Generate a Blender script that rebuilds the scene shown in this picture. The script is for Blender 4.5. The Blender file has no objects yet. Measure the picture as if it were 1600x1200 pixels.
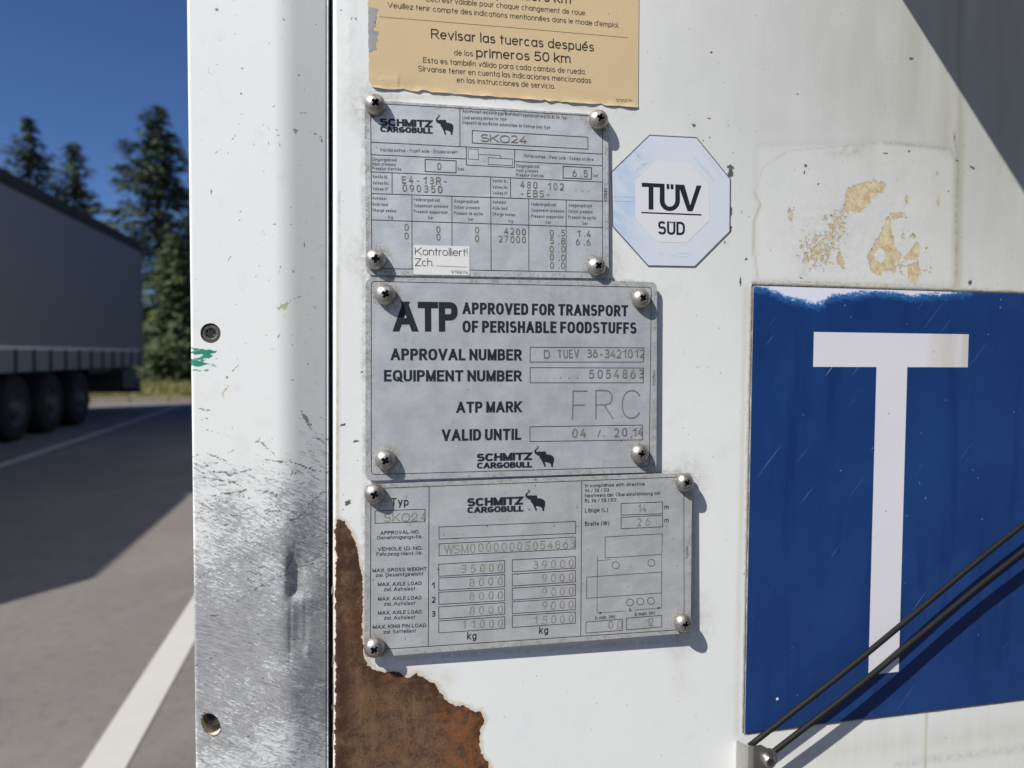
import bpy, bmesh, math, random
import numpy as np
from mathutils import Vector, Matrix
from mathutils.geometry import tessellate_polygon

# ------------------------------------------------------------------ camera, sky, sun, exposure
C = bpy.context.scene.collection
sc = bpy.context.scene
R = math.radians
CAM_H, CAM_D = 1.36, 0.375              # eye height above the yard, distance from the trailer front (m)
F_PX, YAW, PIT, ROL = 1113.815, 0.222376, 0.0397065, -0.006264   # measured from the photograph's vanishing points

def cam_axes():
    cy, sy, cp, sp = math.cos(YAW), math.sin(YAW), math.cos(PIT), math.sin(PIT)
    f = Vector((sy*cp, cy*cp, -sp)); r = Vector((cy, -sy, 0)); d = f.cross(r)
    cr, sr = math.cos(ROL), math.sin(ROL)
    return r*cr + d*sr, d*cr - r*sr, f
RX, DX, FX = cam_axes()
EYE = Vector((0, -CAM_D, CAM_H))
cam = bpy.data.cameras.new('camera'); co = bpy.data.objects.new('camera', cam); C.objects.link(co)
m = Matrix.Identity(4)
for i in range(3):
    m[i][0], m[i][1], m[i][2], m[i][3] = RX[i], -DX[i], -FX[i], EYE[i]
co.matrix_world = m
cam.sensor_width = 36; cam.lens = 36*F_PX/1600; cam.clip_start = .01; cam.clip_end = 2000
cam.dof.use_dof = True; cam.dof.focus_distance = .385; cam.dof.aperture_fstop = 8.5
sc.camera = co

SUN_A, SUN_B, SUN_C = .86, 1.0, .538    # sunlight travels (+x, down, into the scene) in these proportions
sd = Vector((SUN_A, SUN_C, -SUN_B)).normalized()
ELEV = math.asin(-sd.z); AZ = math.atan2(-sd.x, -sd.y)
w = bpy.data.worlds.new('World'); sc.world = w; w.use_nodes = True
nt = w.node_tree; bg = nt.nodes['Background']
sky = nt.nodes.new('ShaderNodeTexSky'); sky.sky_type = 'NISHITA'; sky.sun_disc = False
sky.sun_elevation = ELEV; sky.sun_rotation = AZ; sky.altitude = 400; sky.air_density = 1.0; sky.dust_density = .25; sky.ozone_density = 5.0
tint = nt.nodes.new('ShaderNodeMix'); tint.data_type = 'RGBA'; tint.blend_type = 'MULTIPLY'; tint.inputs[0].default_value = 1; tint.inputs[7].default_value = (.80, .97, 1.36, 1)   # the deep blue of a clear, dry sky
nt.links.new(sky.outputs[0], tint.inputs[6]); nt.links.new(tint.outputs[2], bg.inputs[0]); bg.inputs[1].default_value = .05
sl = bpy.data.lights.new('sun', 'SUN'); sl.energy = 5.0; sl.angle = R(.53); sl.color = (1, .965, .90)
so = bpy.data.objects.new('sun', sl); C.objects.link(so)
so.rotation_euler = sd.to_track_quat('-Z', 'Y').to_euler(); so.location = (-20, -20, 30)
sc.view_settings.view_transform = 'Standard'; sc.view_settings.look = 'None'
sc.view_settings.exposure = .31; sc.view_settings.gamma = 1
sc.cycles.max_bounces = 6; sc.cycles.sample_clamp_indirect = 4

# ------------------------------------------------------------------ measuring helpers
def ray(px, py):
    return RX*((px-800)/F_PX) + DX*((py-600)/F_PX) + FX
def P(px, py, pl=(0, 0, 0)):
    """point where the sight line meets the plane y = -(d0 + ax*x + bz*(z-eye)), metres"""
    v = ray(px, py); d0, ax, bz = pl
    t = (CAM_D - d0)/(v.y + ax*v.x + bz*v.z)
    return EYE + v*t
def crop(x0, y0, s):
    return lambda x, y: (x0 + x/s, y0 + y/s)
ident = crop(0, 0, 1)

# ------------------------------------------------------------------ object helpers
def link(o, parent=None):
    C.objects.link(o)
    if parent: o.parent = parent
    return o
def tag(o, label=None, cat=None, group=None, kind=None):
    if label: o['label'] = label
    if cat: o['category'] = cat
    if group: o['group'] = group
    if kind: o['kind'] = kind
    return o
def thing(name, label, cat, loc=(0, 0, 0), group=None):
    o = bpy.data.objects.new(name, None); o.location = loc; o.empty_display_size = .05
    return tag(link(o), label, cat, group)
def wloc(o):
    return Vector(o.location) if o else Vector((0, 0, 0))
def mesh(name, verts, faces, mat, parent=None, smooth=False):
    me = bpy.data.meshes.new(name); me.from_pydata([tuple(v) for v in verts], [], faces)
    if mat: me.materials.append(mat)
    if smooth: me.polygons.foreach_set('use_smooth', [True]*len(me.polygons))
    me.update()
    return link(bpy.data.objects.new(name, me), parent)
def bm_obj(name, bm, mat, parent=None, smooth=False):
    bmesh.ops.recalc_face_normals(bm, faces=bm.faces)
    me = bpy.data.meshes.new(name); bm.to_mesh(me); bm.free()
    if mat: me.materials.append(mat)
    if smooth: me.polygons.foreach_set('use_smooth', [True]*len(me.polygons))
    return link(bpy.data.objects.new(name, me), parent)
def box(bm, x0, x1, y0, y1, z0, z1, bev=0):
    r = bmesh.ops.create_cube(bm, size=1)
    vs = r['verts']
    for v in vs:
        v.co = Vector((x0 if v.co.x < 0 else x1, y0 if v.co.y < 0 else y1, z0 if v.co.z < 0 else z1))
    if bev:
        es = list({e for v in vs for e in v.link_edges})
        bmesh.ops.bevel(bm, geom=es, offset=bev, segments=2, affect='EDGES', profile=.6)
def tube(bm, p0, p1, r0, r1=None, n=12, caps=True):
    r1 = r0 if r1 is None else r1
    p0, p1 = Vector(p0), Vector(p1); d = (p1-p0).normalized()
    a = d.orthogonal().normalized(); b = d.cross(a)
    A = [bm.verts.new(p0+(a*math.cos(t)+b*math.sin(t))*r0) for t in [2*math.pi*i/n for i in range(n)]]
    B = [bm.verts.new(p1+(a*math.cos(t)+b*math.sin(t))*r1) for t in [2*math.pi*i/n for i in range(n)]]
    for i in range(n): bm.faces.new((A[i], A[(i+1) % n], B[(i+1) % n], B[i]))
    if caps: bm.faces.new(A[::-1]); bm.faces.new(B)
def lathe(bm, prof, n=32, axis='y', c=(0, 0, 0)):
    """prof: list of (radius, height); revolved about axis through c"""
    rings = []
    for r, h in prof:
        if r < 1e-9:
            q = Vector((0, h, 0)) if axis == 'y' else (Vector((h, 0, 0)) if axis == 'x' else Vector((0, 0, h)))
            rings.append([bm.verts.new(Vector(c)+q)]); continue
        L = []
        for i in range(n):
            t = 2*math.pi*i/n; u, v = r*math.cos(t), r*math.sin(t)
            q = Vector((u, h, v)) if axis == 'y' else (Vector((h, u, v)) if axis == 'x' else Vector((u, v, h)))
            L.append(bm.verts.new(Vector(c)+q))
        rings.append(L)
    for A, B in zip(rings, rings[1:]):
        for i in range(n):
            j = (i+1) % n
            if len(A) == 1 and len(B) == 1: continue
            if len(A) == 1: bm.faces.new((A[0], B[i], B[j]))
            elif len(B) == 1: bm.faces.new((A[i], A[j], B[0]))
            else: bm.faces.new((A[i], A[j], B[j], B[i]))

# ------------------------------------------------------------------ material helpers
class M:
    def __init__(s, name):
        s.m = bpy.data.materials.new(name); s.m.use_nodes = True; s.t = s.m.node_tree
        s.b = s.t.nodes['Principled BSDF']; s.tc = None
    def n(s, typ, **kw):
        nd = s.t.nodes.new('ShaderNode'+typ)
        for k, v in kw.items(): setattr(nd, k, v)
        return nd
    def put(s, sock, v):
        if v is None: return
        if isinstance(v, bpy.types.NodeSocket): s.t.links.new(v, sock)
        else:
            if sock.type == 'RGBA' and len(v) == 3: v = (*v, 1)
            sock.default_value = v
    def co(s, scale=(1, 1, 1), rot=(0, 0, 0), loc=(0, 0, 0)):
        if s.tc is None: s.tc = s.n('TexCoord')
        src = s.tc.outputs['Object']
        if any(rot):                                   # turn first, stretch afterwards
            m0 = s.n('Mapping'); s.put(m0.inputs[0], src); m0.inputs['Rotation'].default_value = rot; src = m0.outputs[0]; rot = (0, 0, 0)
        mp = s.n('Mapping'); s.put(mp.inputs[0], src)
        mp.inputs['Scale'].default_value = scale; mp.inputs['Rotation'].default_value = rot; mp.inputs['Location'].default_value = loc
        return mp.outputs[0]
    def xyz(s):
        if s.tc is None: s.tc = s.n('TexCoord')
        q = s.n('SeparateXYZ'); s.put(q.inputs[0], s.tc.outputs['Object']); return q.outputs
    def noise(s, scale, detail=4, rough=.55, co=None, dist=0, col=False):
        q = s.n('TexNoise'); s.put(q.inputs['Vector'], co if co is not None else s.co())
        q.inputs['Scale'].default_value = scale; q.inputs['Detail'].default_value = detail
        q.inputs['Roughness'].default_value = rough; q.inputs['Distortion'].default_value = dist
        return q.outputs['Color' if col else 'Fac']
    def vor(s, scale, co=None, feature='F1'):
        q = s.n('TexVoronoi', feature=feature); s.put(q.inputs['Vector'], co if co is not None else s.co()); q.inputs['Scale'].default_value = scale
        return q.outputs
    def math(s, op, a, b=None, c=None, clamp=False):
        q = s.n('Math', operation=op, use_clamp=clamp); s.put(q.inputs[0], a)
        if b is not None: s.put(q.inputs[1], b)
        if c is not None: s.put(q.inputs[2], c)
        return q.outputs[0]
    def ramp(s, v, a, b, lo=0, hi=1, smooth=True):
        q = s.n('MapRange', interpolation_type='SMOOTHSTEP' if smooth else 'LINEAR'); s.put(q.inputs[0], v)
        for i, x in enumerate((a, b, lo, hi)): q.inputs[i+1].default_value = x
        return q.outputs[0]
    def mix(s, f, a, b, typ='MIX'):
        q = s.n('Mix', data_type='RGBA', blend_type=typ); s.put(q.inputs[0], f); s.put(q.inputs[6], a); s.put(q.inputs[7], b)
        return q.outputs[2]
    def fmix(s, f, a, b):
        q = s.n('Mix', data_type='FLOAT'); s.put(q.inputs[0], f); s.put(q.inputs[2], a); s.put(q.inputs[3], b); return q.outputs[0]
    def attr(s, name):
        q = s.n('Attribute', attribute_name=name); return q.outputs['Fac']
    def bump(s, h, strength=.3, dist=.001, nrm=None):
        q = s.n('Bump'); q.inputs['Strength'].default_value = strength; q.inputs['Distance'].default_value = dist
        s.put(q.inputs['Height'], h)
        if nrm is not None: s.put(q.inputs['Normal'], nrm)
        return q.outputs[0]
    def out(s, col=None, rough=None, metal=None, nrm=None, spec=None):
        for k, v in (('Base Color', col), ('Roughness', rough), ('Metallic', metal), ('Normal', nrm), ('Specular IOR Level', spec)):
            if v is not None: s.put(s.b.inputs[k], v)
        return s.m

def specks(q, scale, keep, size, seed=0.0):
    """sparse little dots: 1 inside a dot"""
    v = q.vor(scale, q.co(loc=(seed, seed*.7, seed*1.3)))
    sp = q.n('SeparateColor'); q.put(sp.inputs[0], v['Color'])
    wob = q.noise(scale*3, 2)
    rad = q.math('MULTIPLY', sp.outputs[1], size)
    d = q.math('ADD', v['Distance'], q.math('MULTIPLY', q.math('SUBTRACT', wob, .5), size*1.4))
    inside = q.math('LESS_THAN', d, rad)
    return q.math('MULTIPLY', inside, q.math('GREATER_THAN', sp.outputs[0], keep))

def plain(name, col, rough=.5, metal=0, var=.15, scale=40, bump=0, bscale=200, spec=None):
    q = M(name); nz = q.noise(scale, 5)
    c = q.mix(nz, tuple(x*(1-var) for x in col), tuple(min(1, x*(1+var)) for x in col))
    nr = q.bump(q.noise(bscale, 3), bump) if bump else None
    return q.out(c, q.fmix(nz, max(0, rough-.06), min(1, rough+.06)), metal, nr, spec)

def mat_panel():
    q = M('weathered_white_paint')
    big = q.noise(9, 4); mid = q.noise(60, 5); st = q.noise(1, 5, co=q.co(scale=(130, 1, 9)))
    col = q.mix(big, (.775, .795, .785), (.825, .835, .81))
    col = q.mix(q.ramp(mid, .5, .75, 0, .35), col, (.70, .715, .71))
    stain = q.attr('stain')
    col = q.mix(q.math('MULTIPLY', stain, q.ramp(st, .25, .7, .45, 1.2), clamp=True), col, (.42, .36, .20))
    col = q.mix(q.math('MULTIPLY', q.attr('film'), q.ramp(q.noise(1, 5, .6, q.co(scale=(45, 1, 14))), .2, .75, .7, 1.0), clamp=True), col, (.40, .405, .385))
    grime = q.attr('grime'); gn = q.noise(260, 6, .7)
    col = q.mix(q.math('MULTIPLY', grime, q.ramp(gn, .3, .7), clamp=True), col, (.23, .22, .20))
    oc = q.attr('ochre'); on = q.noise(330, 6, .65); on2 = q.noise(900, 3)
    ov = q.math('ADD', oc, q.math('MULTIPLY', q.math('SUBTRACT', on, .5), 1.75))
    om = q.ramp(ov, .50, .56)
    ocol = q.mix(q.ramp(q.noise(210, 6, .7), .32, .66), (.42, .31, .135), (.70, .60, .38))
    ocol = q.mix(q.ramp(on2, .5, .7, 0, .6), ocol, (.76, .67, .45))
    col = q.mix(q.math('MULTIPLY', om, .92), col, ocol)
    orim = q.math('MULTIPLY', q.ramp(ov, .44, .50), q.math('SUBTRACT', 1, q.ramp(ov, .52, .58)))
    col = q.mix(q.math('MULTIPLY', orim, q.ramp(on2, .40, .6, 0, .9)), col, (.20, .15, .075))
    ch = q.attr('chip'); cn = q.noise(700, 5, .7)
    cm = q.ramp(q.math('ADD', ch, q.math('MULTIPLY', q.math('SUBTRACT', cn, .5), 1.5)), .46, .56)
    col = q.mix(cm, col, q.mix(q.noise(300), (.075, .075, .07), (.16, .16, .15)))
    s1 = specks(q, 110, .84, .08); s2 = specks(q, 280, .86, .13, 3.1)
    col = q.mix(q.math('MULTIPLY', q.math('MAXIMUM', s1, s2), .8), col, (.13, .125, .115))
    # rust: 'rust' is the distance in mm inside the bare patch
    rd = q.attr('rust')
    rdn = q.math('ADD', rd, q.math('ADD', q.math('MULTIPLY', q.math('SUBTRACT', q.noise(260, 5, .6), .5), 5.0), q.math('MULTIPLY', q.math('SUBTRACT', q.noise(70, 3), .5), 4.0)))
    rm = q.ramp(rdn, -.12, .12)
    rc = q.mix(q.ramp(q.noise(120, 6, .7), .3, .68), (.048, .024, .013), (.165, .088, .045))
    rc = q.mix(q.ramp(q.noise(520, 5, .75), .46, .64, 0, .7), rc, (.175, .105, .058))
    vst = q.noise(1, 5, .65, q.co(scale=(160, 1, 26)))
    rc = q.mix(q.ramp(vst, .50, .68, 0, .55), rc, (.205, .115, .055)); rc = q.mix(q.ramp(q.noise(38, 7, .75), .52, .62, 0, .7), rc, (.040, .019, .011))
    rc = q.mix(q.ramp(q.noise(900, 4, .8), .58, .68, 0, .7), rc, (.030, .016, .010))
    edge = q.math('SUBTRACT', 1, q.ramp(rdn, 1.5, 14))
    rc = q.mix(q.math('MULTIPLY', edge, q.ramp(q.noise(110, 6, .7), .36, .56, .1, .9)), rc, (.042, .015, .008))
    rc = q.mix(q.math('MULTIPLY', q.ramp(q.attr('orange'), .1, .9), q.ramp(q.noise(170, 7, .75), .40, .60, 0, .85)), rc, (.23, .078, .020))
    bleed = q.math('MULTIPLY', q.ramp(rdn, -3.2, 0), q.math('SUBTRACT', 1, rm))
    col = q.mix(q.math('MULTIPLY', bleed, .55), col, (.50, .40, .22))
    col = q.mix(rm, col, rc)
    ht = q.math('ADD', q.math('MULTIPLY', q.noise(330, 3), .35), q.math('MULTIPLY', rm, q.math('SUBTRACT', q.math('MULTIPLY', q.noise(600, 6, .7), 2.6), 2.2)))
    ht = q.math('SUBTRACT', ht, q.math('MULTIPLY', om, q.math('ADD', .5, q.math('MULTIPLY', on, 1.6))))
    ht = q.math('SUBTRACT', ht, q.math('MULTIPLY', cm, .8))
    ht = q.math('ADD', ht, q.math('MULTIPLY', q.attr('lump'), q.math('ADD', .4, q.math('MULTIPLY', q.noise(150, 4), 3.2))))
    nr = q.bump(ht, .55, .00022)
    rough = q.fmix(q.math('MAXIMUM', rm, om), q.fmix(mid, .30, .46), .85)
    return q.out(col, rough, 0, nr, .45)

def mat_post():
    q = M('scuffed_white_post')
    big = q.noise(12, 4)
    col = q.mix(big, (.835, .85, .83), (.86, .87, .845))
    col = q.mix(q.ramp(q.noise(90, 5), .55, .75, 0, .3), col, (.68, .69, .68))
    wear = q.attr('wear')
    a = q.noise(1, 6, .68, q.co(scale=(150, 1, 1700), rot=(0, R(-20), 0)), .6)
    b = q.noise(1, 6, .66, q.co(scale=(110, 1, 1150), rot=(0, R(-34), 0)), .6)
    c = q.noise(1, 5, .66, q.co(scale=(190, 1, 1300), rot=(0, R(9), 0)), .4)
    d = q.noise(55, 6, .65); e_ = q.noise(420, 4, .7)
    lanes = q.math('MAXIMUM', q.math('MAXIMUM', a, q.math('MULTIPLY', b, .98)), q.math('MULTIPLY', c, .95))
    mixn = q.math('ADD', q.math('ADD', q.math('MULTIPLY', lanes, .66), q.math('MULTIPLY', d, .20)), q.math('MULTIPLY', e_, .14))
    thr = q.math('SUBTRACT', .70, q.math('MULTIPLY', wear, .25))
    wm = q.ramp(q.math('SUBTRACT', mixn, thr), -.015, .04)
    bare = q.mix(q.ramp(a, .3, .7), (.27, .275, .285), (.64, .64, .64))
    bare = q.mix(q.ramp(c, .45, .7, 0, .6), bare, (.62, .63, .64))
    smear = q.math('MULTIPLY', q.ramp(wear, .35, .95, 0, .38), q.ramp(q.noise(38, 5), .33, .66))
    col = q.mix(smear, col, (.56, .57, .59))
    col = q.mix(wm, col, bare)
    dk = q.attr('dark')
    col = q.mix(q.math('MULTIPLY', dk, q.ramp(q.noise(300, 4, .7), .25, .6, .35, 1), clamp=True), col, (.10, .10, .10))
    g = q.attr('green'); gn = q.noise(1, 5, .6, q.co(scale=(160, 1, 420)))
    gm = q.ramp(q.math('ADD', g, q.math('MULTIPLY', q.math('SUBTRACT', gn, .5), 2.4)), .5, .6)
    col = q.mix(gm, col, q.mix(q.noise(350), (.01, .14, .085), (.05, .40, .24)))
    y = q.attr('yellow'); ym = q.ramp(q.math('ADD', y, q.math('MULTIPLY', q.math('SUBTRACT', q.noise(700, 4), .5), 1.3)), .45, .6)
    col = q.mix(q.math('MULTIPLY', ym, .75), col, q.mix(q.attr('tan'), (.40, .45, .10), (.50, .32, .10)))
    ch = q.attr('chip'); cm = q.ramp(q.math('ADD', ch, q.math('MULTIPLY', q.math('SUBTRACT', q.noise(700, 5, .7), .5), 1.5)), .46, .58)
    s1 = specks(q, 120, .78, .08, 1.7); s2 = specks(q, 320, .80, .13, 5.2)
    col = q.mix(q.math('MAXIMUM', q.math('MULTIPLY', cm, .8), q.math('MULTIPLY', q.math('MAXIMUM', s1, s2), .75)), col, (.13, .13, .125))
    ht = q.math('SUBTRACT', q.math('MULTIPLY', q.noise(250, 3), .25), q.math('MULTIPLY', wm, .6))
    ht = q.math('ADD', ht, q.math('MULTIPLY', q.math('MULTIPLY', a, wear), .8))
    nr = q.bump(ht, .5, .00016)
    return q.out(col, q.fmix(wm, .34, .42), q.math('MULTIPLY', wm, .35), nr, .45)

def mat_plate(name, w, h, cx, cz, screws, tint=(.61, .64, .67)):
    """anodised data plate: cloudy, specked, dirty at its rim and round its screws (local metres)"""
    q = M(name); xs = q.xyz()
    cl = q.noise(75, 6, .65); fine = q.noise(420, 4, .7); st = q.noise(1, 4, co=q.co(scale=(70, 1, 260), rot=(0, R(8), 0)))
    col = q.mix(q.ramp(cl, .3, .7), tuple(t*.90 for t in tint), tuple(t*1.07 for t in tint))
    col = q.mix(q.ramp(st, .5, .72, 0, .35), col, tuple(t*1.22 for t in tint))
    col = q.mix(q.ramp(fine, .56, .72, 0, .35), col, tuple(t*.66 for t in tint))
    ex = q.math('SUBTRACT', w/2, q.math('ABSOLUTE', q.math('SUBTRACT', xs[0], cx)))
    ez = q.math('SUBTRACT', h/2, q.math('ABSOLUTE', q.math('SUBTRACT', xs[2], cz)))
    e = q.math('MINIMUM', ex, ez)
    dn = q.noise(240, 6, .7); dn2 = q.noise(620, 4, .7)
    dirt = q.math('MULTIPLY', q.math('SUBTRACT', 1, q.ramp(e, .0006, .0060)), q.ramp(q.math('ADD', q.math('MULTIPLY', dn, .55), q.math('MULTIPLY', dn2, .45)), .44, .58))
    for sx, sz in screws:
        dv = q.n('VectorMath', operation='DISTANCE')
        cv = q.n('CombineXYZ'); q.put(cv.inputs[0], xs[0]); q.put(cv.inputs[2], xs[2])
        q.put(dv.inputs[0], cv.outputs[0]); dv.inputs[1].default_value = (sx, 0, sz)
        k = q.math('MULTIPLY', q.math('SUBTRACT', 1, q.ramp(dv.outputs['Value'], .0056, .0112)), q.ramp(q.math('ADD', q.math('MULTIPLY', dn, .5), q.math('MULTIPLY', q.noise(800, 4, .75), .5)), .42, .56))
        dirt = q.math('MAXIMUM', dirt, k)
    dcol = q.mix(dn2, (.10, .092, .08), (.38, .36, .32))
    col = q.mix(q.math('MULTIPLY', dirt, .9), col, dcol)
    sp = q.math('MAXIMUM', specks(q, 120, .62, .085, 2.2), specks(q, 300, .80, .15, 6.4))
    col = q.mix(q.math('MULTIPLY', sp, .8), col, (.10, .095, .085))
    sc1 = q.noise(1, 3, .5, q.co(scale=(18, 1, 1500), rot=(0, R(-38), 0)))
    col = q.mix(q.ramp(sc1, .70, .76, 0, .45), col, (.72, .73, .75))
    hair = q.noise(1, 4, .6, q.co(scale=(60, 1, 2400), rot=(0, R(24), 0))); hair2 = q.noise(1, 4, .6, q.co(scale=(50, 1, 2000), rot=(0, R(-63), 0)))
    hm = q.math('MULTIPLY', q.math('MAXIMUM', q.ramp(hair, .60, .70), q.ramp(hair2, .63, .72)), q.ramp(q.noise(40, 3), .45, .65))
    col = q.mix(q.math('MULTIPLY', hm, .5), col, tuple(t*1.3 for t in tint))
    vs_ = q.noise(1, 4, .6, q.co(scale=(85, 1, 6))); col = q.mix(q.ramp(vs_, .55, .75, 0, .35), col, tuple(t*.78 for t in tint))
    nr = q.bump(q.math('ADD', q.noise(700, 4, .7), q.math('MULTIPLY', cl, 2)), .18, .0002)
    return q.out(col, q.math('ADD', q.fmix(cl, .44, .58), q.math('MULTIPLY', dirt, .3)), q.math('MULTIPLY', q.math('SUBTRACT', 1, dirt), .42), nr)

def mat_asphalt():
    q = M('worn_asphalt')
    a = q.noise(.55, 6, .6); b = q.noise(3.2, 6, .65); c = q.noise(95, 4, .8)
    col = q.mix(q.ramp(a, .35, .68), (.118, .108, .100), (.165, .150, .136))
    col = q.mix(q.ramp(b, .55, .72, 0, .6), col, (.098, .092, .088))
    col = q.mix(q.ramp(c, .35, .7, 0, .55), col, (.20, .185, .168))
    col = q.mix(q.ramp(q.noise(17, 5, .75), .5, .68, 0, .55), col, (.085, .08, .077)); col = q.mix(q.ramp(q.noise(9, 6, .75), .52, .7, 0, .5), col, (.20, .182, .165))
    sm = q.noise(1, 5, .6, q.co(scale=(1.1, .28, 1), rot=(0, 0, R(38))))
    col = q.mix(q.ramp(sm, .56, .70, 0, .5), col, (.205, .195, .185))
    sp = specks(q, 2.4, .86, .16)
    col = q.mix(q.math('MULTIPLY', sp, .7), col, (.05, .047, .045))
    return q.out(col, .86, 0, q.bump(q.noise(160, 4, .8), .5, .004))

def mat_roadpaint():
    q = M('worn_road_paint'); n = q.noise(120, 5, .75); g = q.noise(7, 4)
    col = q.mix(q.ramp(n, .60, .74), q.mix(g, (.41, .40, .365), (.47, .46, .43)), (.22, .21, .195))
    return q.out(col, .75, 0, q.bump(n, .3, .003))

def mat_foliage(name, dark, light):
    q = M(name); n = q.noise(1.3, 4); n2 = q.noise(9, 3)
    col = q.mix(q.ramp(n, .3, .7), dark, light); col = q.mix(q.ramp(n2, .5, .75, 0, .5), col, tuple(x*1.5 for x in light))
    return q.out(col, .7)

def mat_sign_blue():
    q = M('blue_sheeting')
    pale_band = q.attr('pale_band')
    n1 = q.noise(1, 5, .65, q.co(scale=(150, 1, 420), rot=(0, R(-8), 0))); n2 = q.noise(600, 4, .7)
    v = q.math('ADD', pale_band, q.math('ADD', q.math('MULTIPLY', q.math('SUBTRACT', n1, .5), 2.0), q.math('MULTIPLY', q.math('SUBTRACT', n2, .5), 1.6)))
    lt = q.noise(1, 5, .6, q.co(scale=(60, 1, 7)))
    col = q.mix(q.ramp(q.noise(14, 4), .3, .7), (.010, .038, .150), (.014, .052, .185))
    col = q.mix(q.ramp(lt, .50, .72, 0, .6), col, (.006, .026, .115))
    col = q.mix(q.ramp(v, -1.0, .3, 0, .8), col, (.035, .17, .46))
    col = q.mix(q.ramp(v, .0, .62), col, (.72, .74, .84))  # whitish mix along the plate's top edge, broken up by noise
    sc1 = q.noise(1, 3, .5, q.co(scale=(14, 1, 900), rot=(0, R(50), 0))); sc2 = q.noise(30, 3)
    col = q.mix(q.math('MULTIPLY', q.ramp(sc1, .66, .73, 0, .8), q.ramp(sc2, .47, .60)), col, (.16, .25, .46))
    sp = q.math('MAXIMUM', specks(q, 90, .93, .09, 4.4), specks(q, 230, .94, .12, 8.1))
    col = q.mix(q.math('MULTIPLY', sp, .55), col, (.30, .38, .52))
    return q.out(col, q.fmix(q.noise(50), .22, .36), 0, q.bump(q.noise(90, 3), .06, .001), .35)

def mat_sign_white():
    q = M('white_sheeting'); xs = q.xyz()
    st = q.noise(1, 5, .6, q.co(scale=(110, 1, 8)))
    col = q.mix(q.noise(30), (.68, .67, .72), (.74, .73, .77))
    band = q.math('MULTIPLY', q.ramp(xs[0], .345, .357), q.math('SUBTRACT', 1, q.ramp(xs[0], .374, .392)))
    col = q.mix(q.math('MULTIPLY', band, q.ramp(st, .30, .62, .08, .55)), col, (.46, .42, .31))
    sp = specks(q, 160, .9, .1)
    col = q.mix(q.math('MULTIPLY', sp, .7), col, (.2, .2, .2))
    return q.out(col, .4)

def mat_sticker_tan():
    q = M('tan_sticker_film'); n = q.noise(30, 4); f = q.noise(400, 5)
    col = q.mix(n, (.60, .455, .265), (.66, .51, .31)); col = q.mix(q.ramp(f, .55, .72, 0, .3), col, (.53, .40, .235))
    t = q.attr('tear'); tv = q.math('ADD', t, q.math('MULTIPLY', q.math('SUBTRACT', q.noise(300, 4, .6), .5), .9))
    tm = q.ramp(tv, .48, .53)
    g = q.mix(q.noise(110, 4), (.22, .215, .21), (.46, .45, .45))
    col = q.mix(tm, col, g)
    rim = q.math('MULTIPLY', q.ramp(tv, .42, .48), q.math('SUBTRACT', 1, q.ramp(tv, .53, .58)))
    col = q.mix(q.math('MULTIPLY', rim, .6), col, (.16, .13, .10))
    sp = specks(q, 130, .82, .08, 7.7)
    col = q.mix(q.math('MULTIPLY', sp, .6), col, (.22, .17, .11))
    ht = q.math('ADD', q.math('MULTIPLY', q.noise(160, 3), .4), q.math('MULTIPLY', q.attr('lump'), q.math('MULTIPLY', q.noise(210, 4), 3)))
    ht = q.math('SUBTRACT', ht, q.math('MULTIPLY', tm, .8))
    return q.out(col, .42, 0, q.bump(ht, .5, .0002))

def mat_octagon():
    q = M('hologram_border_film'); n = q.noise(26, 4); s = q.noise(1, 4, .6, q.co(scale=(40, 1, 110), rot=(0, R(-30), 0)))
    col = q.mix(n, (.62, .67, .76), (.70, .72, .79))
    xs = q.xyz()
    lf = q.math('SUBTRACT', 1, q.ramp(xs[0], -.034, -.004))
    col = q.mix(q.math('MULTIPLY', lf, q.ramp(s, .35, .68, .1, .75)), col, (.33, .52, .76))
    sp = specks(q, 140, .9, .09)
    col = q.mix(q.math('MULTIPLY', sp, .6), col, (.25, .27, .32))
    return q.out(col, .32, 0, q.bump(q.noise(260, 4), .25, .0002))

INK = plain('black_print', (.016, .018, .026), .5, var=.25, scale=300)
INK_GREY = plain('grey_print', (.075, .08, .095), .55, var=.3, scale=400)
INK_BROWN = plain('dark_brown_print', (.028, .022, .018), .5, var=.25, scale=300)
ENGR = plain('engraved_groove', (.20, .185, .155), .6, .2, .5, 500)
ENGR_FAINT = plain('worn_engraving', (.33, .315, .28), .55, .3, .45, 260)
STEEL = plain('weathered_stainless', (.52, .50, .47), .34, 1, .18, 500, .08, 900)
CROSSMAT = plain('recess_dark', (.02, .018, .016), .8)  # near-black fill of the drive recesses
BLACKSTEEL = plain('blackened_steel', (.15, .138, .128), .5, .6, .35, 400, .15, 600)
RUBBER = plain('black_rubber', (.012, .012, .012), .75)
WHITELABEL = plain('white_label_film', (.76, .76, .745), .45, var=.04, scale=200, bump=.05)
SILVERWHITE = plain('white_film', (.72, .725, .745), .35, var=.03, scale=60, bump=.05)
SEALANT = plain('grey_sealant', (.27, .255, .23), .7, var=.35, scale=160, bump=.5, bscale=420)
ROD = plain('black_coated_wire', (.012, .0115, .012), .55, 0, .3, 500, .12, 900, .18)
GREYBODY = plain('unit_grey', (.55, .56, .56), .5)
TYRE = plain('tyre_rubber', (.011, .011, .012), .8, var=.2, spec=.2)
RIMM = plain('dull_rim', (.05, .05, .053), .6, .4)
CURTAIN = plain('grey_curtain', (.098, .102, .110), .55, var=.08, scale=3, bump=.1, bscale=8)
RAILDK = plain('dark_rail', (.006, .0065, .009), .85)
SIDEB = plain('grey_side_board', (.115, .127, .13), .5, .2)
HEM = plain('pale_hem', (.42, .43, .44), .5)
CHASSIS = plain('chassis_black', (.012, .013, .018), .6)
CABPAINT = plain('cab_paint', (.35, .36, .38), .35)
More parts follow.
